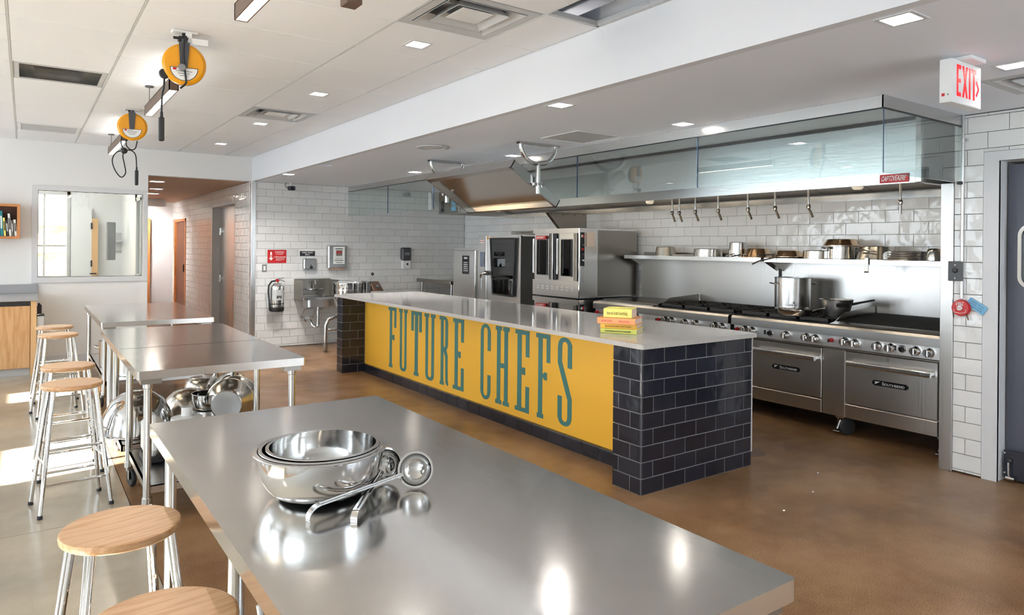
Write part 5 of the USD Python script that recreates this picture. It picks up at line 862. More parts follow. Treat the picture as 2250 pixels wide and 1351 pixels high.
for (x, y), z, lb in zip(DL[:4] + KL[:8] + DL[4:] + KL[8:], [CZ] * 4 + [KZ] * 8 + [CZ] * 6 + [KZ] * 2, NAMES + ['square downlight of the ceiling outside the picture'] * 8):
    far = y > 7.6 and x > 2.5
    if far not in protos: protos[far] = p_ = down_light(x, y, z, *(('lamp_far', .035) if far else ())); p_.op.Set(Gf.Vec3d(x, y, z)); p_.x.GetPrim().SetCustomDataByKey('label', lb)
    else: copy_of(protos[far], (x, y, z), 0, lb)
def cassette(label, x, y, z, w, d):
    t = Thing('air_diffuser', label, 'air diffuser', (x, y, z)); hw, hd = w / 2, d / 2
    t.part('frame', ext(sbox(x - hw, y - hd, x + hw, y + hd).difference(sbox(x - hw + .05, y - hd + .05, x + hw - .05, y + hd - .05)), .006, (0, 0, z + .001)), 'light_grey', False)
    def cone(s, zz, lip):
        a, b = s, s - lip; ms = []
        for k in range(4):
            c0, s0, c1, s1 = [(-1, -1, 1, -1), (1, -1, 1, 1), (1, 1, -1, 1), (-1, 1, -1, -1)][k]
            V = [(x + c0 * hw * a, y + s0 * hd * a, z + zz), (x + c1 * hw * a, y + s1 * hd * a, z + zz), (x + c1 * hw * b, y + s1 * hd * b, z + zz + .05), (x + c0 * hw * b, y + s0 * hd * b, z + zz + .05)]
            V += [(v[0], v[1], v[2] + .003) for v in V]; ms.append(trimesh.Trimesh(V, [(0, 2, 1), (0, 3, 2), (4, 5, 6), (4, 6, 7), (0, 1, 5), (0, 5, 4), (2, 3, 7), (2, 7, 6)], process=False))
        return cat(ms)
    t.part('vane', cone(.80, -.002, .16), 'light_grey', False); t.part('vane', cone(.56, -.004, .16), 'light_grey', False)
    t.part('centre_plate', bx(x - hw * .34, y - hd * .34, z + .010, x + hw * .34, y + hd * .34, z + .018, .004), 'white_plastic', False)
    t.part('plenum_box', cat(bx(x - hw + .01, y - hd + .01, z + .12, x + hw - .01, y + hd - .01, z + .125), bx(x - hw + .01, y - hd + .01, z + .007, x - hw + .014, y + hd - .01, z + .12), bx(x + hw - .014, y - hd + .01, z + .007, x + hw - .01, y + hd - .01, z + .12), bx(x - hw + .01, y - hd + .01, z + .007, x + hw - .01, y - hd + .014, z + .12), bx(x - hw + .01, y + hd - .014, z + .007, x + hw - .01, y + hd - .01, z + .12)), 'light_grey', False)
    t.part('neck', lathe([(0, .119), (.14, .119), (.14, .112), (0, .112)], (x, y, z), 30), 'black'); t.part('strap', cat(bx(x - hw + .03, y - .015, z + .06, x + hw - .03, y + .015, z + .075)), 'light_grey', False)
    return t
def bay(p): i, j = cell_of(*p); return (GX[i] + GX[i + 1]) / 2, (GY[j] + GY[j + 1]) / 2, GX[i + 1] - GX[i] - .03, GY[j + 1] - GY[j] - .03
cx1, cy1, cw, cd = bay(CASS[0]); cassette('large square air diffuser in the dining ceiling beside the open cable bay', cx1, cy1, CZ, cw, cd)
cx1, cy1, cw, cd = bay(CASS[1]); cassette('smaller looking square air diffuser farther along the dining ceiling', cx1, cy1, CZ, cw, cd)
cassette('square air diffuser in the kitchen ceiling behind the exit sign', CK[0], CK[1], KZ, .56, .56)
x, y, w, d = bay(LINE); t = Thing('linear_diffuser', 'long recessed troffer with bare metal inside at the left of the ceiling', 'air diffuser', (x, y, CZ))
t.part('frame', ext(sbox(x - w / 2, y - d / 2, x + w / 2, y + d / 2).difference(sbox(x - w / 2 + .03, y - d / 2 + .03, x + w / 2 - .03, y + d / 2 - .03)), .006, (0, 0, CZ + .001)), 'light_grey', False)
t.part('pan', cat(bx(x - w / 2 + .01, y - d / 2 + .01, CZ + .16, x + w / 2 - .01, y + d / 2 - .01, CZ + .165), bx(x - w / 2 + .01, y + d / 2 - .02, CZ + .007, x + w / 2 - .01, y + d / 2 - .012, CZ + .16), bx(x - w / 2 + .01, y - d / 2 + .012, CZ + .007, x + w / 2 - .01, y - d / 2 + .02, CZ + .16), bx(x - w / 2 + .012, y - d / 2, CZ + .007, x - w / 2 + .02, y + d / 2, CZ + .16), bx(x + w / 2 - .02, y - d / 2, CZ + .007, x + w / 2 - .012, y + d / 2, CZ + .16)), 'steel_tube', False)
t.part('slot', bx(x - w * .28, y - .06, CZ + .135, x + w * .28, y + .06, CZ + .158), 'mid_grey', False)
for s in (-1, 1): t.part('clip', ext(Polygon([(-.08, 0), (.08, 0), (.05, .04), (-.05, .04)]), .02, (x + s * .08, y - .02, CZ + .09), (1, 0, 0), (0, 1, 0)), 'light_grey', False)
x, y, w, d = bay(GRILLE); t = Thing('return_grille', 'fine meshed return air grille at the far left of the dining ceiling', 'air grille', (x, y, CZ))
t.part('frame', ext(sbox(x - w / 2, y - d / 2, x + w / 2, y + d / 2).difference(sbox(x - w / 2 + .03, y - d / 2 + .04, x + w / 2 - .03, y + d / 2 - .04)), .006, (0, 0, CZ - .002)), 'white_plastic', False)
for k in range(24): t.part('louvre', rotated(bx(x - w / 2 + .03, y - d / 2 + .04 + k * (d - .08) / 24, CZ, x + w / 2 - .03, y - d / 2 + .05 + k * (d - .08) / 24, CZ + .003), (1, 0, 0), 20, (x, y - d / 2 + .045 + k * (d - .08) / 24, CZ)), 'light_grey', False)
for k in range(24): t.part('cross_louvre', bx(x - w / 2 + .03 + k * (w - .06) / 24, y - d / 2 + .04, CZ + .004, x - w / 2 + .034 + k * (w - .06) / 24, y + d / 2 - .04, CZ + .012), 'light_grey', False)
t.part('dark_box', bx(x - w / 2 + .02, y - d / 2 + .02, CZ + .02, x + w / 2 - .02, y + d / 2 - .02, CZ + .03), 'mid_grey', False)
# pendants
def pendant(label, y0, y1, x=.815, z=2.56):
    t = Thing('linear_pendant', label, 'pendant lamp', (x, (y0 + y1) / 2, z))
    t.part('housing', cat(bx(x - .030, y0, z, x - .024, y1, z + .075), bx(x + .024, y0, z, x + .030, y1, z + .075), bx(x - .03, y0, z + .07, x + .03, y1, z + .075), bx(x - .03, y0, z - .002, x + .03, y0 + .012, z + .075), bx(x - .03, y1 - .012, z - .002, x + .03, y1, z + .075)), 'brown_metal', False)
    t.part('top_diffuser', bx(x - .0235, y0 + .013, z + .0755, x + .0235, y1 - .013, z + .078), 'added_uplight', False)  # glow added on the pendant top as fill light for the ceiling
    t.part('diffuser', bx(x - .0235, y0 + .013, z + .002, x + .0235, y1 - .013, z + .02), 'lamp_pendant', False)
    for y in (y0 + .05, y1 - .03):
        c = t.part('cable', cyl((x, y, z + .07), (x, y, CZ - .003), .0022, n=8), 'black'); t.part('canopy', lathe([(0, -.012), (.032, -.010), (.034, 0), (0, 0)], (x, y, CZ - .0005), 28), 'dark_grey', parent=c)
pendant('linear pendant cut off by the top edge, nearest the camera', 2.15, 3.36); pendant('middle linear pendant hanging right behind the nearer cord reel', 5.13, 6.29); pendant('far linear pendant hanging behind the second cord reel', 7.97, 9.31)
t = Thing('sensor', 'dark end of another pendant hanging under the ceiling at the top edge', 'sensor', (1.13, 2.83, 2.56)); t.part('sensor_box', bx(1.10, 2.78, 2.545, 1.17, 2.86, 2.60, .004), 'brown_metal', False); t.part('rod', cyl((1.135, 2.82, 2.598), (1.135, 2.82, CZ), .005), 'black')  # dark box standing for the end of another pendant
# cord reels
def reel(label, x, y, zc, r, cable_paths, plug, mount):
    t = Thing('cord_reel', label, 'cord reel', (x, y, zc)); ax = np.array([-.16, -.96, -.12]); ax /= np.linalg.norm(ax); c = np.array([x, y, zc]); rt = np.array([.985, -.17, 0.0]); up = np.cross(ax, rt) * -1; up = np.cross(rt, ax) * -1; up = up if up[2] > 0 else -up
    rt = np.cross(up, ax); rt = rt if rt[0] > 0 else -rt
    t.part('reel_case', lathe([(0, -.045), (r * .97, -.045), (r, -.038), (r, -.006), (r * .97, 0), (r * .93, .006), (r * .86, .012), (0, .014)], c, 60, ax), 'reel_yellow'); t.part('case_back', lathe([(0, -.09), (r * .92, -.09), (r * .99, -.08), (r * 1.0, -.046), (0, -.046)], c, 60, ax), 'black')
    f = c + ax * .0145
    half = Polygon([(r * .60 * math.cos(a), r * .60 * math.sin(a)) for a in np.linspace(math.pi * 1.0, 2 * math.pi, 24)]); right = rt; 
    if np.dot(np.cross(rt, up), ax) < 0: right = -rt
    half = affinity.translate(half, 0, -r * .18)
    lb = t.part('rating_label', ext(half, .001, f, right, up), 'label_white', False); t.part('label_edge', ext(half.buffer(.003).difference(half), .0012, f, right, up), 'black', False, parent=lb)
    s = 1 if right[0] > 0 else -1
    t.part('label_red', ext(sbox(-r * .50 , -r * .30, -r * .34, -r * .19), .0016, f, right, up), 'red', False, parent=lb); t.part('label_print', cat(text('30 FT', r * .09, f + up * (-r * .30) + right * (-r * .28), right, up, .0016, True), *[ext(sbox(-r * .36 + .01 * k, -r * .36 - .013 * k, r * .36 - .01 * k, -r * .33 - .013 * k), .0014, f, right, up) for k in range(3)]), 'book_grey', False, parent=lb)
    t.part('bracket', cat(ext(Polygon([(-.022, -r * .16), (.018, -r * .16), (.030, r * 1.06), (-.030, r * 1.06)]), .012, f, right, up), tube([c + up * r * .98, c + up * r * 1.22], .018, 10)), 'dark_grey', False)
    m = t.part('mount', cat(cyl(c + up * r * 1.15, (x, y, CZ - .012), .014), bx(x - .035, y - .02, zc + r * 1.1, x - .01, y + .02, zc + r * 1.35, .004), tube([c + up * r * 1.25 - right * .06, c + up * r * 1.25 + right * .02], .008)), 'black'); t.part('outlet_plate', bx(x - .07, y - .035, CZ - .012, x + .07, y + .035, CZ - .001, .004), 'white_plastic', False, parent=m)
    for p in cable_paths: t.part('cord', tube(spline([c + right * a + up * b + ax * d for a, b, d in p]), .0055, 8), 'black')
    for (a, b, d) in plug:
        q = c + right * a + up * b + ax * d; t.part('connector', cat(bx(q[0] - .015, q[1] - .015, q[2] - .155, q[0] + .015, q[1] + .015, q[2] - .01, .006), cyl(q + [0, 0, -.012], q + [0, 0, .02], .008)), 'black')
    g = c - right * r * .88 - up * r * .52 - ax * .03
    if mount: t.part('cord_guide', lathe([(0, -.03), (.024, -.03), (.03, -.015), (.03, .015), (.024, .03), (0, .03)], g, 20, ax), 'black')
    if mount: t.part('tag', cat(orient(bx(.02, 0, 0, .12, .035, .001), c + up * r * 1.02 + right * .01, right, up), orient(bx(0, 0, 0, .035, .06, .001), c + up * r * 1.05 + right * .005, right, up)), 'white_plastic', False)
R1 = .121
reel('yellow cord reel nearest the camera with its plug tucked on its face', .775, 4.53, 2.598, R1, [[(-R1 * .88, -R1 * .52, -.03), (-R1 * .90, -.14, -.03), (-R1 * .98, -.20, -.03), (-R1 * 1.0, -.30, -.03)], [(0.0, -R1 * .1, .035), (.01, -R1 * .75, .03), (.008, -R1 * .95, .03), (-.02, -R1 * 1.2, .03)], [(0, -R1 * .1, .03), (-.005, R1 * .6, .03), (.0, R1 * 1.15, .03), (.01, R1 * 1.35, .02)]], [(-R1 * 1.0, -.31, -.03)], True)
t = Thing('plug', 'dark round plug hooked onto the face of the nearer reel', 'plug', (.79, 4.5, 2.56)); t.part('plug_body', lathe([(0, -.02), (.02, -.02), (.022, 0), (.018, .02), (0, .022)], (.757, 4.492, 2.571), 20, (-.16, -.96, -.12)), 'mid_grey')
R2 = .128
reel('second yellow cord reel farther away with looped black cord below', .826, 7.44, 2.628, R2, [[(-R2 * .7, -R2 * .7, -.03), (-R2 * .72, -R2 * 1.3, -.02), (-R2 * .55, -R2 * 1.8, -.02), (-R2 * .62, -R2 * 2.2, -.02), (-R2 * .5, -R2 * 2.9, -.02), (-R2 * .45, -R2 * 3.45, -.02), (-R2 * .75, -R2 * 3.75, -.02), (-R2 * 1.15, -R2 * 3.2, -.02), (-R2 * 1.3, -R2 * 2.5, -.02), (-R2 * 1.05, -R2 * 1.95, -.02), (-R2 * .55, -R2 * 1.75, -.02)],
     [(-R2 * .42, -R2 * .9, -.02), (-R2 * .38, -R2 * 1.4, -.02), (-R2 * .1, -R2 * 1.68, -.02), (R2 * .2, -R2 * 1.55, -.02), (R2 * .32, -R2 * 1.0, -.02)], [(-R2 * .5, -R2 * 1.72, -.02), (-R2 * .05, -R2 * 1.75, -.02), (R2 * .22, -R2 * 2.1, -.02), (R2 * .28, -R2 * 3.0, -.02)]], [(R2 * .28, -R2 * 3.1, -.02)], False)
t = Thing('cord_stop', 'black ball stop on the looped cord under the second reel', 'cord stop', (.78, 7.44, 2.4)); t.part('ball', trimesh.creation.icosphere(2, .03).apply_translation((.826 - R2 * .5, 7.46, 2.628 - R2 * 1.78)), 'black', True)
# speaker, access panel, exit sign, camera bracket
t = Thing('ceiling_speaker', 'round white speaker in the kitchen ceiling left of the mirror hanger', 'speaker', (3.10, 5.70, KZ)); t.part('ring', lathe([(.135, -.001), (.15, -.004), (.15, -.012), (.118, -.014), (.115, -.006)], (3.11, 5.71, KZ), 48), 'light_grey'); t.part('speaker_grille', lathe([(0, -.012), (.10, -.011), (.116, -.006), (.116, -.001), (0, -.001)], (3.11, 5.71, KZ), 48), 'trim_grey')
t = Thing('access_panel', 'square grey access panel in the kitchen ceiling before the hood', 'access panel', (3.81, 4.43, KZ)); t.part('panel_frame', ext(sbox(3.575, 4.19, 4.05, 4.665).difference(sbox(3.585, 4.20, 4.04, 4.655)), .004, (0, 0, KZ - .005)), 'white_plastic', False); t.part('panel_sheet', bx(3.586, 4.201, KZ - .003, 4.039, 4.654, KZ - .001), 'light_grey', False)
t = Thing('exit_sign', 'white exit sign with red letters hanging under the kitchen ceiling', 'exit sign', (3.70, 1.5, 2.33)); ex0, ex1, ey, ez0, ez1 = 3.552, 3.872, 1.470, 2.222, 2.428
t.part('sign_box', bx(ex0, ey, ez0, ex1, ey + .055, ez1, .003), 'white_plastic', False); t.part('canopy', cat(bx(3.64, 1.42, 2.428, 3.80, 1.55, KZ - .001, .004)), 'white_plastic', False)
let = [sbox(0, 0, .018, .15).union(sbox(0, .13, .046, .15)).union(sbox(0, .066, .044, .084)).union(sbox(0, 0, .046, .02)), Polygon([(0, 0), (.018, 0), (.060, .15), (.042, .15)]).union(Polygon([(.042, 0), (.06, 0), (.018, .15), (0, .15)])), sbox(0, 0, .017, .15), sbox(.018, 0, .036, .15).union(sbox(0, .13, .054, .15)), LineString([(0, 0), (.026, .036), (0, .072)]).buffer(.0065, cap_style=2, join_style=2)]
for g, x in zip(let, (.062, .122, .194, .222, .276)):
    z = ez0 + .034 if x < .27 else ez0 + .058
    t.part('letter' if x < .27 else 'arrow', ext(g, .0015, (ex0 + x - .012, ey + .0005, z), (1, 0, 0), (0, 0, 1)), 'red_glow', False)
t.part('test_button', bx(ex0 - .002, ey + .030, ez0 + .030, ex0 + .001, ey + .044, ez0 + .044), 'red', False); t.part('charge_lamp', lathe([(0, 0), (.004, 0), (.003, .002), (0, .002)], (ex0, ey + .016, ez0 + .036), 12, (-1, 0, 0)), 'dark_grey'); t.part('side_cover', bx(ex0 - .001, ey + .004, ez0 + .006, ex0 + .001, ey + .050, ez1 - .006), 'label_white', False)
t = Thing('security_camera', 'small black security camera on a white rod at the far kitchen ceiling', 'camera', (3.23, 10.3, 2.36)); t.part('rod', cyl((3.23, 10.30, 2.40), (3.23, 10.30, KZ), .010), 'white_plastic'); t.part('camera_body', bx(3.19, 10.22, 2.335, 3.275, 10.34, 2.395, .012), 'black'); t.part('lens', lathe([(0, 0), (.022, 0), (.02, .012), (0, .008)], (3.235, 10.22, 2.362), 20, (0, -1, 0)), 'black_gloss'); t.part('wire', tube([(3.20, 10.3, 2.39), (3.165, 10.32, 2.37), (3.16, 10.36, 2.42), (3.19, 10.38, KZ)], .004, 8), 'black')
t = Thing('smoke_sensor', 'tiny grey sprinkler head on the kitchen ceiling behind the far hanger', 'sprinkler', (3.3, 7.0, KZ)); t.part('sprinkler_plate', lathe([(0, -.01), (.028, -.008), (.035, -.0005), (0, -.0005)], (3.98, 6.55, KZ), 24), 'trim_grey')

# ------------------------------------------------------------------ fittings on the far tiled wall
YW = FY - .0012
def plate(t, name, x0, x1, z0, z1, d, m, b=.003, parent=None, off=0): return t.part(name, bx(x0, YW - d - off, z0, x1, YW - off, z1, b), m, False, parent=parent)
R_, U_ = (1, 0, 0), (0, 0, 1)
t = Thing('warning_sign', 'red extinguisher warning sign with white arrow and print', 'sign', (3.08, YW, 1.35)); s_ = plate(t, 'sign_plate', 2.94, 3.215, 1.253, 1.449, .003, 'red', 0)
t.part('sign_arrow', ext(Polygon([(-.012, .13), (.012, .13), (.012, .04), (.032, .04), (0, 0), (-.032, .04), (-.012, .04)]).difference(Polygon([(-.005, .09), (.005, .09), (.005, .05), (-.005, .05)])), .001, (2.990, YW - .0032, 1.288), R_, U_), 'label_white', False, parent=s_)
t.part('sign_print', cat(text('WARNING', .016, (3.068, YW - .0032, 1.412), R_, U_, .001, True, width=.115), text('PRECAUCION', .016, (3.048, YW - .0032, 1.335), R_, U_, .001, True, width=.155), *[text(w, .008, (3.060, YW - .0032, z), R_, U_, .0008, width=k) for w, z, k in (('IN CASE OF APPLIANCE FIRE', 1.398, .115), ('USE THIS EXTINGUISHER', 1.387, .115), ('ONLY AFTER FIXED SYSTEM', 1.376, .10), ('EN CASO DE INCENDIO USE', 1.320, .135), ('ESTE EXTINTOR SOLO', 1.309, .13), ('DESPUES DE ACTIVAR', 1.298, .12), ('EL SISTEMA FIJO', 1.287, .08))], ext(Polygon([(0, 0), (.018, 0), (.009, .016)]), .001, (3.046, YW - .0032, 1.412), R_, U_), ext(Polygon([(0, 0), (.016, 0), (.008, .014)]), .001, (3.028, YW - .0032, 1.335), R_, U_)), 'label_white', False, parent=s_)
t = Thing('hand_wash_sign', 'small black HAND WASH ONLY sign above the soap dispenser', 'sign', (3.54, YW, 1.4)); s_ = plate(t, 'sign_plate', 3.421, 3.653, 1.357, 1.432, .004, 'black', 0); t.part('sign_lettering', cat(text('HAND WASH', .020, (3.537, YW - .0042, 1.400), R_, U_, .001, True, True, .17), text('ONLY', .020, (3.537, YW - .0042, 1.370), R_, U_, .001, True, True, .075)), 'label_white', False, parent=s_)
t = Thing('soap_dispenser', 'steel soap dispenser under the hand wash sign', 'soap dispenser', (3.55, YW, 1.24)); plate(t, 'dispenser_case', 3.458, 3.646, 1.158, 1.320, .09, 'steel_tube', .012); t.part('push_button', lathe([(0, 0), (.026, 0), (.022, .014), (0, .016)], (3.568, YW - .09, 1.188), 20, (0, -1, 0)), 'black'); t.part('sight_glass', lathe([(0, 0), (.012, 0), (.01, .004), (0, .004)], (3.562, YW - .09, 1.222), 14, (0, -1, 0)), 'dark_grey')
t = Thing('towel_dispenser', 'steel paper towel dispenser with a printed label on its front', 'towel dispenser', (3.98, YW, 1.33)); plate(t, 'dispenser_case', 3.83, 4.135, 1.165, 1.52, .11, 'steel_tube', .012); plate(t, 'towel_slot', 3.86, 4.105, 1.150, 1.17, .10, 'salmon', .004); lb = plate(t, 'paper_label', 3.905, 4.09, 1.235, 1.505, .001, 'label_white', 0, None, .11)
t.part('label_print', cat(*[ext(sbox(-w / 2, 0, w / 2, h), .001, (3.998, YW - .1115, z), R_, U_) for w, h, z in ((.12, .012, 1.464), (.12, .004, 1.322), (.14, .010, 1.286), (.10, .007, 1.254))]), 'ink_dark', False, parent=lb); t.part('label_picture', bx(3.95, YW - .1125, 1.36, 4.05, YW - .1112, 1.45), 'book_grey', False, parent=lb); t.part('label_picture_spots', cat(*[bx(3.957 + .03 * k, YW - .1135, 1.40, 3.977 + .03 * k, YW - .1124, 1.435) for k in range(3)]), 'red', False, parent=lb)
t = Thing('sanitizer_dispenser', 'dark grey dispenser with a white drip box mounted on the tiles', 'sanitizer dispenser', (5.17, YW, 1.33)); plate(t, 'dispenser_case', 5.09, 5.258, 1.285, 1.498, .10, 'dark_grey', .02); plate(t, 'window_strip', 5.13, 5.22, 1.37, 1.42, .101, 'mid_grey', .002); plate(t, 'drip_box', 5.108, 5.252, 1.142, 1.283, .08, 'white_plastic', .006); t.part('keyhole', lathe([(0, 0), (.018, 0), (.016, .006), (0, .006)], (5.19, YW - .08, 1.225), 14, (0, -1, 0)), 'black')
t = Thing('light_switch', 'steel plated light switch below the red warning sign', 'switch', (2.893, YW, 1.177)); plate(t, 'switch_plate', 2.861, 2.928, 1.120, 1.234, .006, 'steel_dark', .002); plate(t, 'rocker', 2.879, 2.911, 1.143, 1.211, .010, 'label_white', .002)
t = Thing('fire_extinguisher', 'silver fire extinguisher with black base hung on the tiled wall', 'fire extinguisher', (3.03, YW - .1, .545)); ec = (3.05, YW - .105, .545)
t.part('cylinder', lathe([(0, .06), (.098, .06), (.100, .075), (.100, .34), (.092, .375), (.06, .405), (.028, .415), (.028, .43), (0, .43)], ec, 44), 'chrome'); t.part('base_boot', lathe([(0, 0), (.098, 0), (.104, .012), (.104, .06), (0, .062)], ec, 44), 'black'); lb = t.part('label', ext(Polygon([(.1012 * math.cos(a), .1012 * math.sin(a)) for a in np.linspace(-2.6, -.5, 20)] + [(.1003 * math.cos(a), .1003 * math.sin(a)) for a in np.linspace(-.5, -2.6, 20)]), .15, (ec[0], ec[1], ec[2] + .17)), 'light_grey', False); t.part('label_panel', cat(*[bx(ec[0] - .03 + .025 * k, ec[1] - .1035, ec[2] + .19 + .01 * (k % 2), ec[0] - .012 + .025 * k, ec[1] - .100, ec[2] + .235) for k in range(3)]), 'ink_dark', False, parent=lb)
t.part('strap', lathe([(.100, .105), (.103, .105), (.103, .118), (.100, .118)], ec, 44), 'black'); t.part('valve', cat(cyl((ec[0], ec[1], ec[2] + .43), (ec[0], ec[1], ec[2] + .475), .02), bx(ec[0] - .02, ec[1] - .03, ec[2] + .435, ec[0] + .025, ec[1] + .02, ec[2] + .465, .006)), 'red'); t.part('lever', cat(tube([(ec[0] + .0, ec[1], ec[2] + .47), (ec[0] + .06, ec[1] - .0, ec[2] + .485), (ec[0] + .10, ec[1], ec[2] + .49)], .006), tube([(ec[0] + .01, ec[1], ec[2] + .465), (ec[0] + .07, ec[1], ec[2] + .455), (ec[0] + .115, ec[1], ec[2] + .430)], .0065)), 'mid_grey'); t.part('hose', tube([(ec[0] - .02, ec[1], ec[2] + .45), (ec[0] - .08, ec[1] - .01, ec[2] + .44), (ec[0] - .125, ec[1] - .02, ec[2] + .38), (ec[0] - .13, ec[1] - .02, ec[2] + .28), (ec[0] - .115, ec[1] - .02, ec[2] + .16), (ec[0] - .11, ec[1] - .02, ec[2] + .02)], [.010, .012, .012, .012, .011, .013]), 'black'); plate(t, 'wall_bracket', 3.02, 3.08, .62, .95, .006, 'black', 0)
t = Thing('hand_sink', 'steel hand sink with tall splash guards and chrome tap on the wall', 'sink', (3.62, YW - .2, .75)); sx0, sx1, sy0 = 3.335, 3.895, YW - .40
t.part('back_panel', bx(sx0, YW - .012, .70, sx1, YW, 1.012), 'steel_dark', False); 
for x in (sx0, sx1 - .006): t.part('splash_guard', bx(x, sy0, .705, x + .006, YW - .012, 1.000, .001), 'steel_dark', False)
t.part('rim', ext(rrect(sx1 - sx0 - .014, .39, .02, (sx0 + sx1) / 2, YW - .205).difference(rrect(.36, .27, .05, (sx0 + sx1) / 2, YW - .22)), .035, (0, 0, .715)), 'steel', 25); sb = rrect(.38, .29, .06, (sx0 + sx1) / 2, YW - .22); t.part('basin', cat(ext(sb.difference(sb.buffer(-.006)), .11, (0, 0, .606)), ext(sb.buffer(-.002), .006, (0, 0, .602))), 'steel_spun', 30)
tp = t.part('tap', cat(tube([(3.615, YW - .05, .85), (3.615, YW - .06, .95), (3.615, YW - .09, .985), (3.615, YW - .14, .98), (3.615, YW - .155, .93)], .010, 12), bx(3.54, YW - .06, .835, 3.69, YW - .012, .865, .008)), 'chrome'); t.part('tap_lever', cat(tube([(3.53, YW - .06, .85), (3.49, YW - .09, .855)], .009), tube([(3.70, YW - .06, .85), (3.76, YW - .09, .858)], .009)), 'chrome', parent=tp)
t.part('drain_pipe', cat(tube([(3.64, YW - .2, .60), (3.64, YW - .2, .36), (3.635, YW - .2, .30), (3.60, YW - .19, .285), (3.565, YW - .17, .31), (3.55, YW - .15, .38), (3.53, YW - .05, .39), (3.53, YW, .39)], .020, 14), cyl((3.64, YW - .2, .50), (3.64, YW - .2, .53), .026), cyl((3.64, YW - .2, .36), (3.64, YW - .2, .33), .027), cyl((3.53, YW - .012, .39), (3.53, YW, .39), .04)), 'chrome')
for x, q in ((3.44, [(3.60, YW - .15, .60), (3.58, YW - .12, .575), (3.48, YW - .09, .555), (3.45, YW - .07, .50), (3.45, YW - .06, .46)]), (3.60, [(3.75, YW - .15, .60), (3.73, YW - .13, .57), (3.66, YW - .10, .545), (3.63, YW - .07, .50), (3.62, YW - .06, .46)])): v = t.part('stop_valve', cat(cyl((x, YW - .06, .44), (x, YW, .44), .018), lathe([(0, 0), (.024, 0), (.024, .012), (0, .014)], (x, YW - .06, .44), 14, (0, -1, 0)), cyl((x + .012, YW - .05, .44), (x + .03, YW - .05, .46), .010)), 'chrome'); t.part('supply_hose', tube(q, .006, 8), 'steel_tube', parent=v)

# ------------------------------------------------------------------ fittings on the entry wall
XW = DX - .0012
t = Thing('conduit', 'thin steel conduit running down the tiled wall to the fire pull', 'conduit', (XW - .01, 2.105, 1.2)); t.part('pipe', cyl((XW - .012, 2.095, 1.20), (XW - .012, 2.095, KZ), .0095, n=14), 'steel_tube'); t.part('clamp', cat(bx(XW - .018, 2.065, 2.27, XW, 2.125, 2.285, .002), cyl((XW - .012, 2.095, 2.265), (XW - .012, 2.095, 2.29), .013)), 'steel_tube')
t = Thing('fire_pull', 'round red fire pull station hanging at the end of the conduit', 'fire pull', (XW - .03, 2.095, 1.13)); fc = (XW - .0, 2.095, 1.133); t.part('pull_body', lathe([(0, 0), (.056, 0), (.058, .02), (.052, .036), (0, .038)], fc, 40, (-1, 0, 0)), 'red'); t.part('pull_lettering', cat(text('In Case of', .009, (XW - .0385, fc[1], fc[2] + .034), (0, -1, 0), U_, .001, False, True, .05), text('FIRE', .015, (XW - .0385, fc[1], fc[2] + .016), (0, -1, 0), U_, .001, True, True, .045), tube([(XW - .039, fc[1] + .038, fc[2] - .008), (XW - .039, fc[1] + .034, fc[2] - .030), (XW - .039, fc[1], fc[2] - .036), (XW - .039, fc[1] - .034, fc[2] - .030), (XW - .039, fc[1] - .038, fc[2] - .008)], .002, 6)), 'label_white', False); t.part('pull_knob', lathe([(0, .038), (.017, .038), (.015, .05), (0, .051)], fc, 24, (-1, 0, 0)), 'label_white'); t.part('pull_word', text('PULL', .008, (XW - .0505, fc[1], fc[2] - .004), (0, -1, 0), U_, .001, True, True, .022), 'red', False)
t.part('seal_wire', cat(tube([(XW - .03, fc[1] - .04, fc[2] - .04), (XW - .02, fc[1] - .046, fc[2] - .08)], .004, 6), tube([(XW - .03, fc[1] + .04, fc[2] - .04), (XW - .02, fc[1] + .045, fc[2] - .07)], .003, 6)), 'bronze')
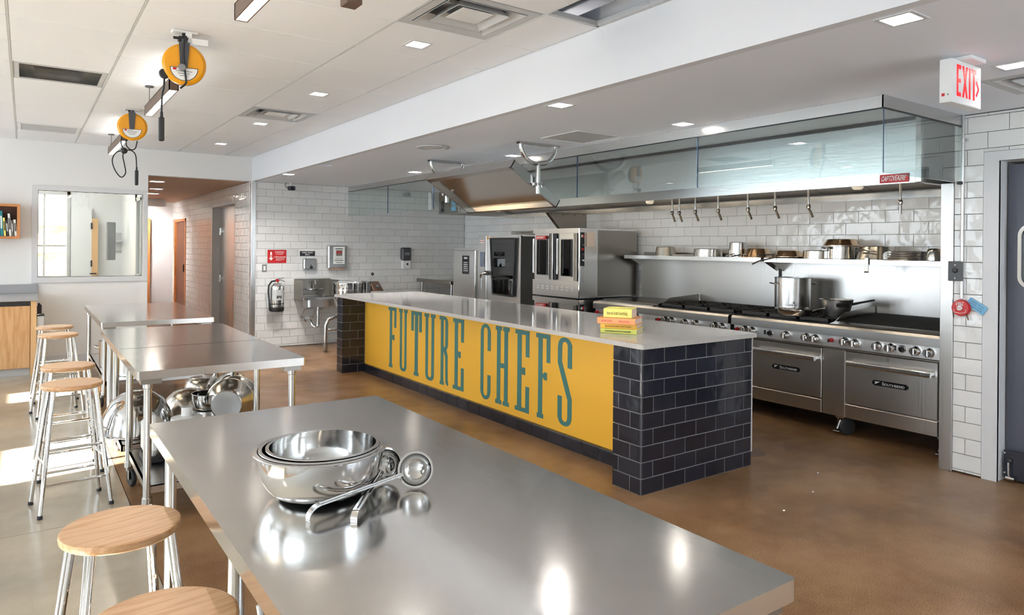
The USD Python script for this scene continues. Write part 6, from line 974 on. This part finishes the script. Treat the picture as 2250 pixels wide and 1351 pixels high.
t = Thing('inspection_tag', 'light blue inspection tag hanging beside the red fire pull', 'tag', (XW - .01, 2.02, 1.14)); tg = rrect(.125, .062, .004); a_ = math.radians(-32); pr_ = np.array([0, -math.cos(a_), math.sin(a_)]); pu_ = np.array([0, math.sin(a_) , math.cos(a_)]) ; pu_ = np.cross(np.array([-1, 0, 0.]), pr_); t.part('tag_card', ext(tg, .001, (XW - .008, 2.005, 1.150), pr_, pu_), 'blue_tag', False); t.part('tag_print', cat(*[text(w, .008, np.array([XW - .0092, 2.005, 1.150]) + pu_ * k + pr_ * -.05, pr_, pu_, .0008, False, width=.09) for w, k in (('INSPECTION', .012), ('Month Year', -.004), ('Passed', -.02))]), 'screen_grey', False)
t = Thing('push_button_plate', 'dark grey wall plate with a black push button beside the corner guard', 'switch', (XW, 2.13, 1.38)); t.part('switch_plate', bx(XW - .028, 2.085, 1.315, XW - .012, 2.175, 1.450, .003), 'dark_grey', False); t.part('backbox', bx(XW - .012, 2.09, 1.32, XW, 2.15, 1.445), 'mid_grey', False); t.part('push_button', lathe([(0, 0), (.017, 0), (.017, .006), (.012, .010), (0, .011)], (XW - .028, 2.13, 1.388), 24, (-1, 0, 0)), 'black')
for z in (1.425, 1.335): t.part('screw', lathe([(0, 0), (.004, 0), (.003, .003), (0, .003)], (XW - .028, 2.13, z), 10, (-1, 0, 0)), 'chrome')
# floor clean-out ring and scattered crumbs
t = Thing('floor_cleanout', 'round metal clean-out cover set in the floor behind the island', 'floor cover', (4.45, 3.20, 0)); t.part('cover', lathe([(0, .0005), (.098, .0005), (.10, .0015), (0, .002)], (4.45, 3.20, 0), 40), 'brown_metal'); t.part('ring', lathe([(.101, 0), (.112, 0), (.112, .003), (.101, .003)], (4.45, 3.20, 0), 40), 'bronze')
for i, (x, y) in enumerate(((4.42, 2.64), (4.05, 2.45), (3.62, 2.37))):
    c = trimesh.creation.icosphere(1, .008); c.apply_scale([1, .7, .5]); c.apply_translation((x, y, .0045)); solo('crumb', c, 'label_white', ('white crumb on the brown floor, nearest the range', 'white crumb on the brown floor, middle one of three', 'white crumb on the brown floor, nearest the island corner')[i], 'crumb', 'crumbs on the floor')
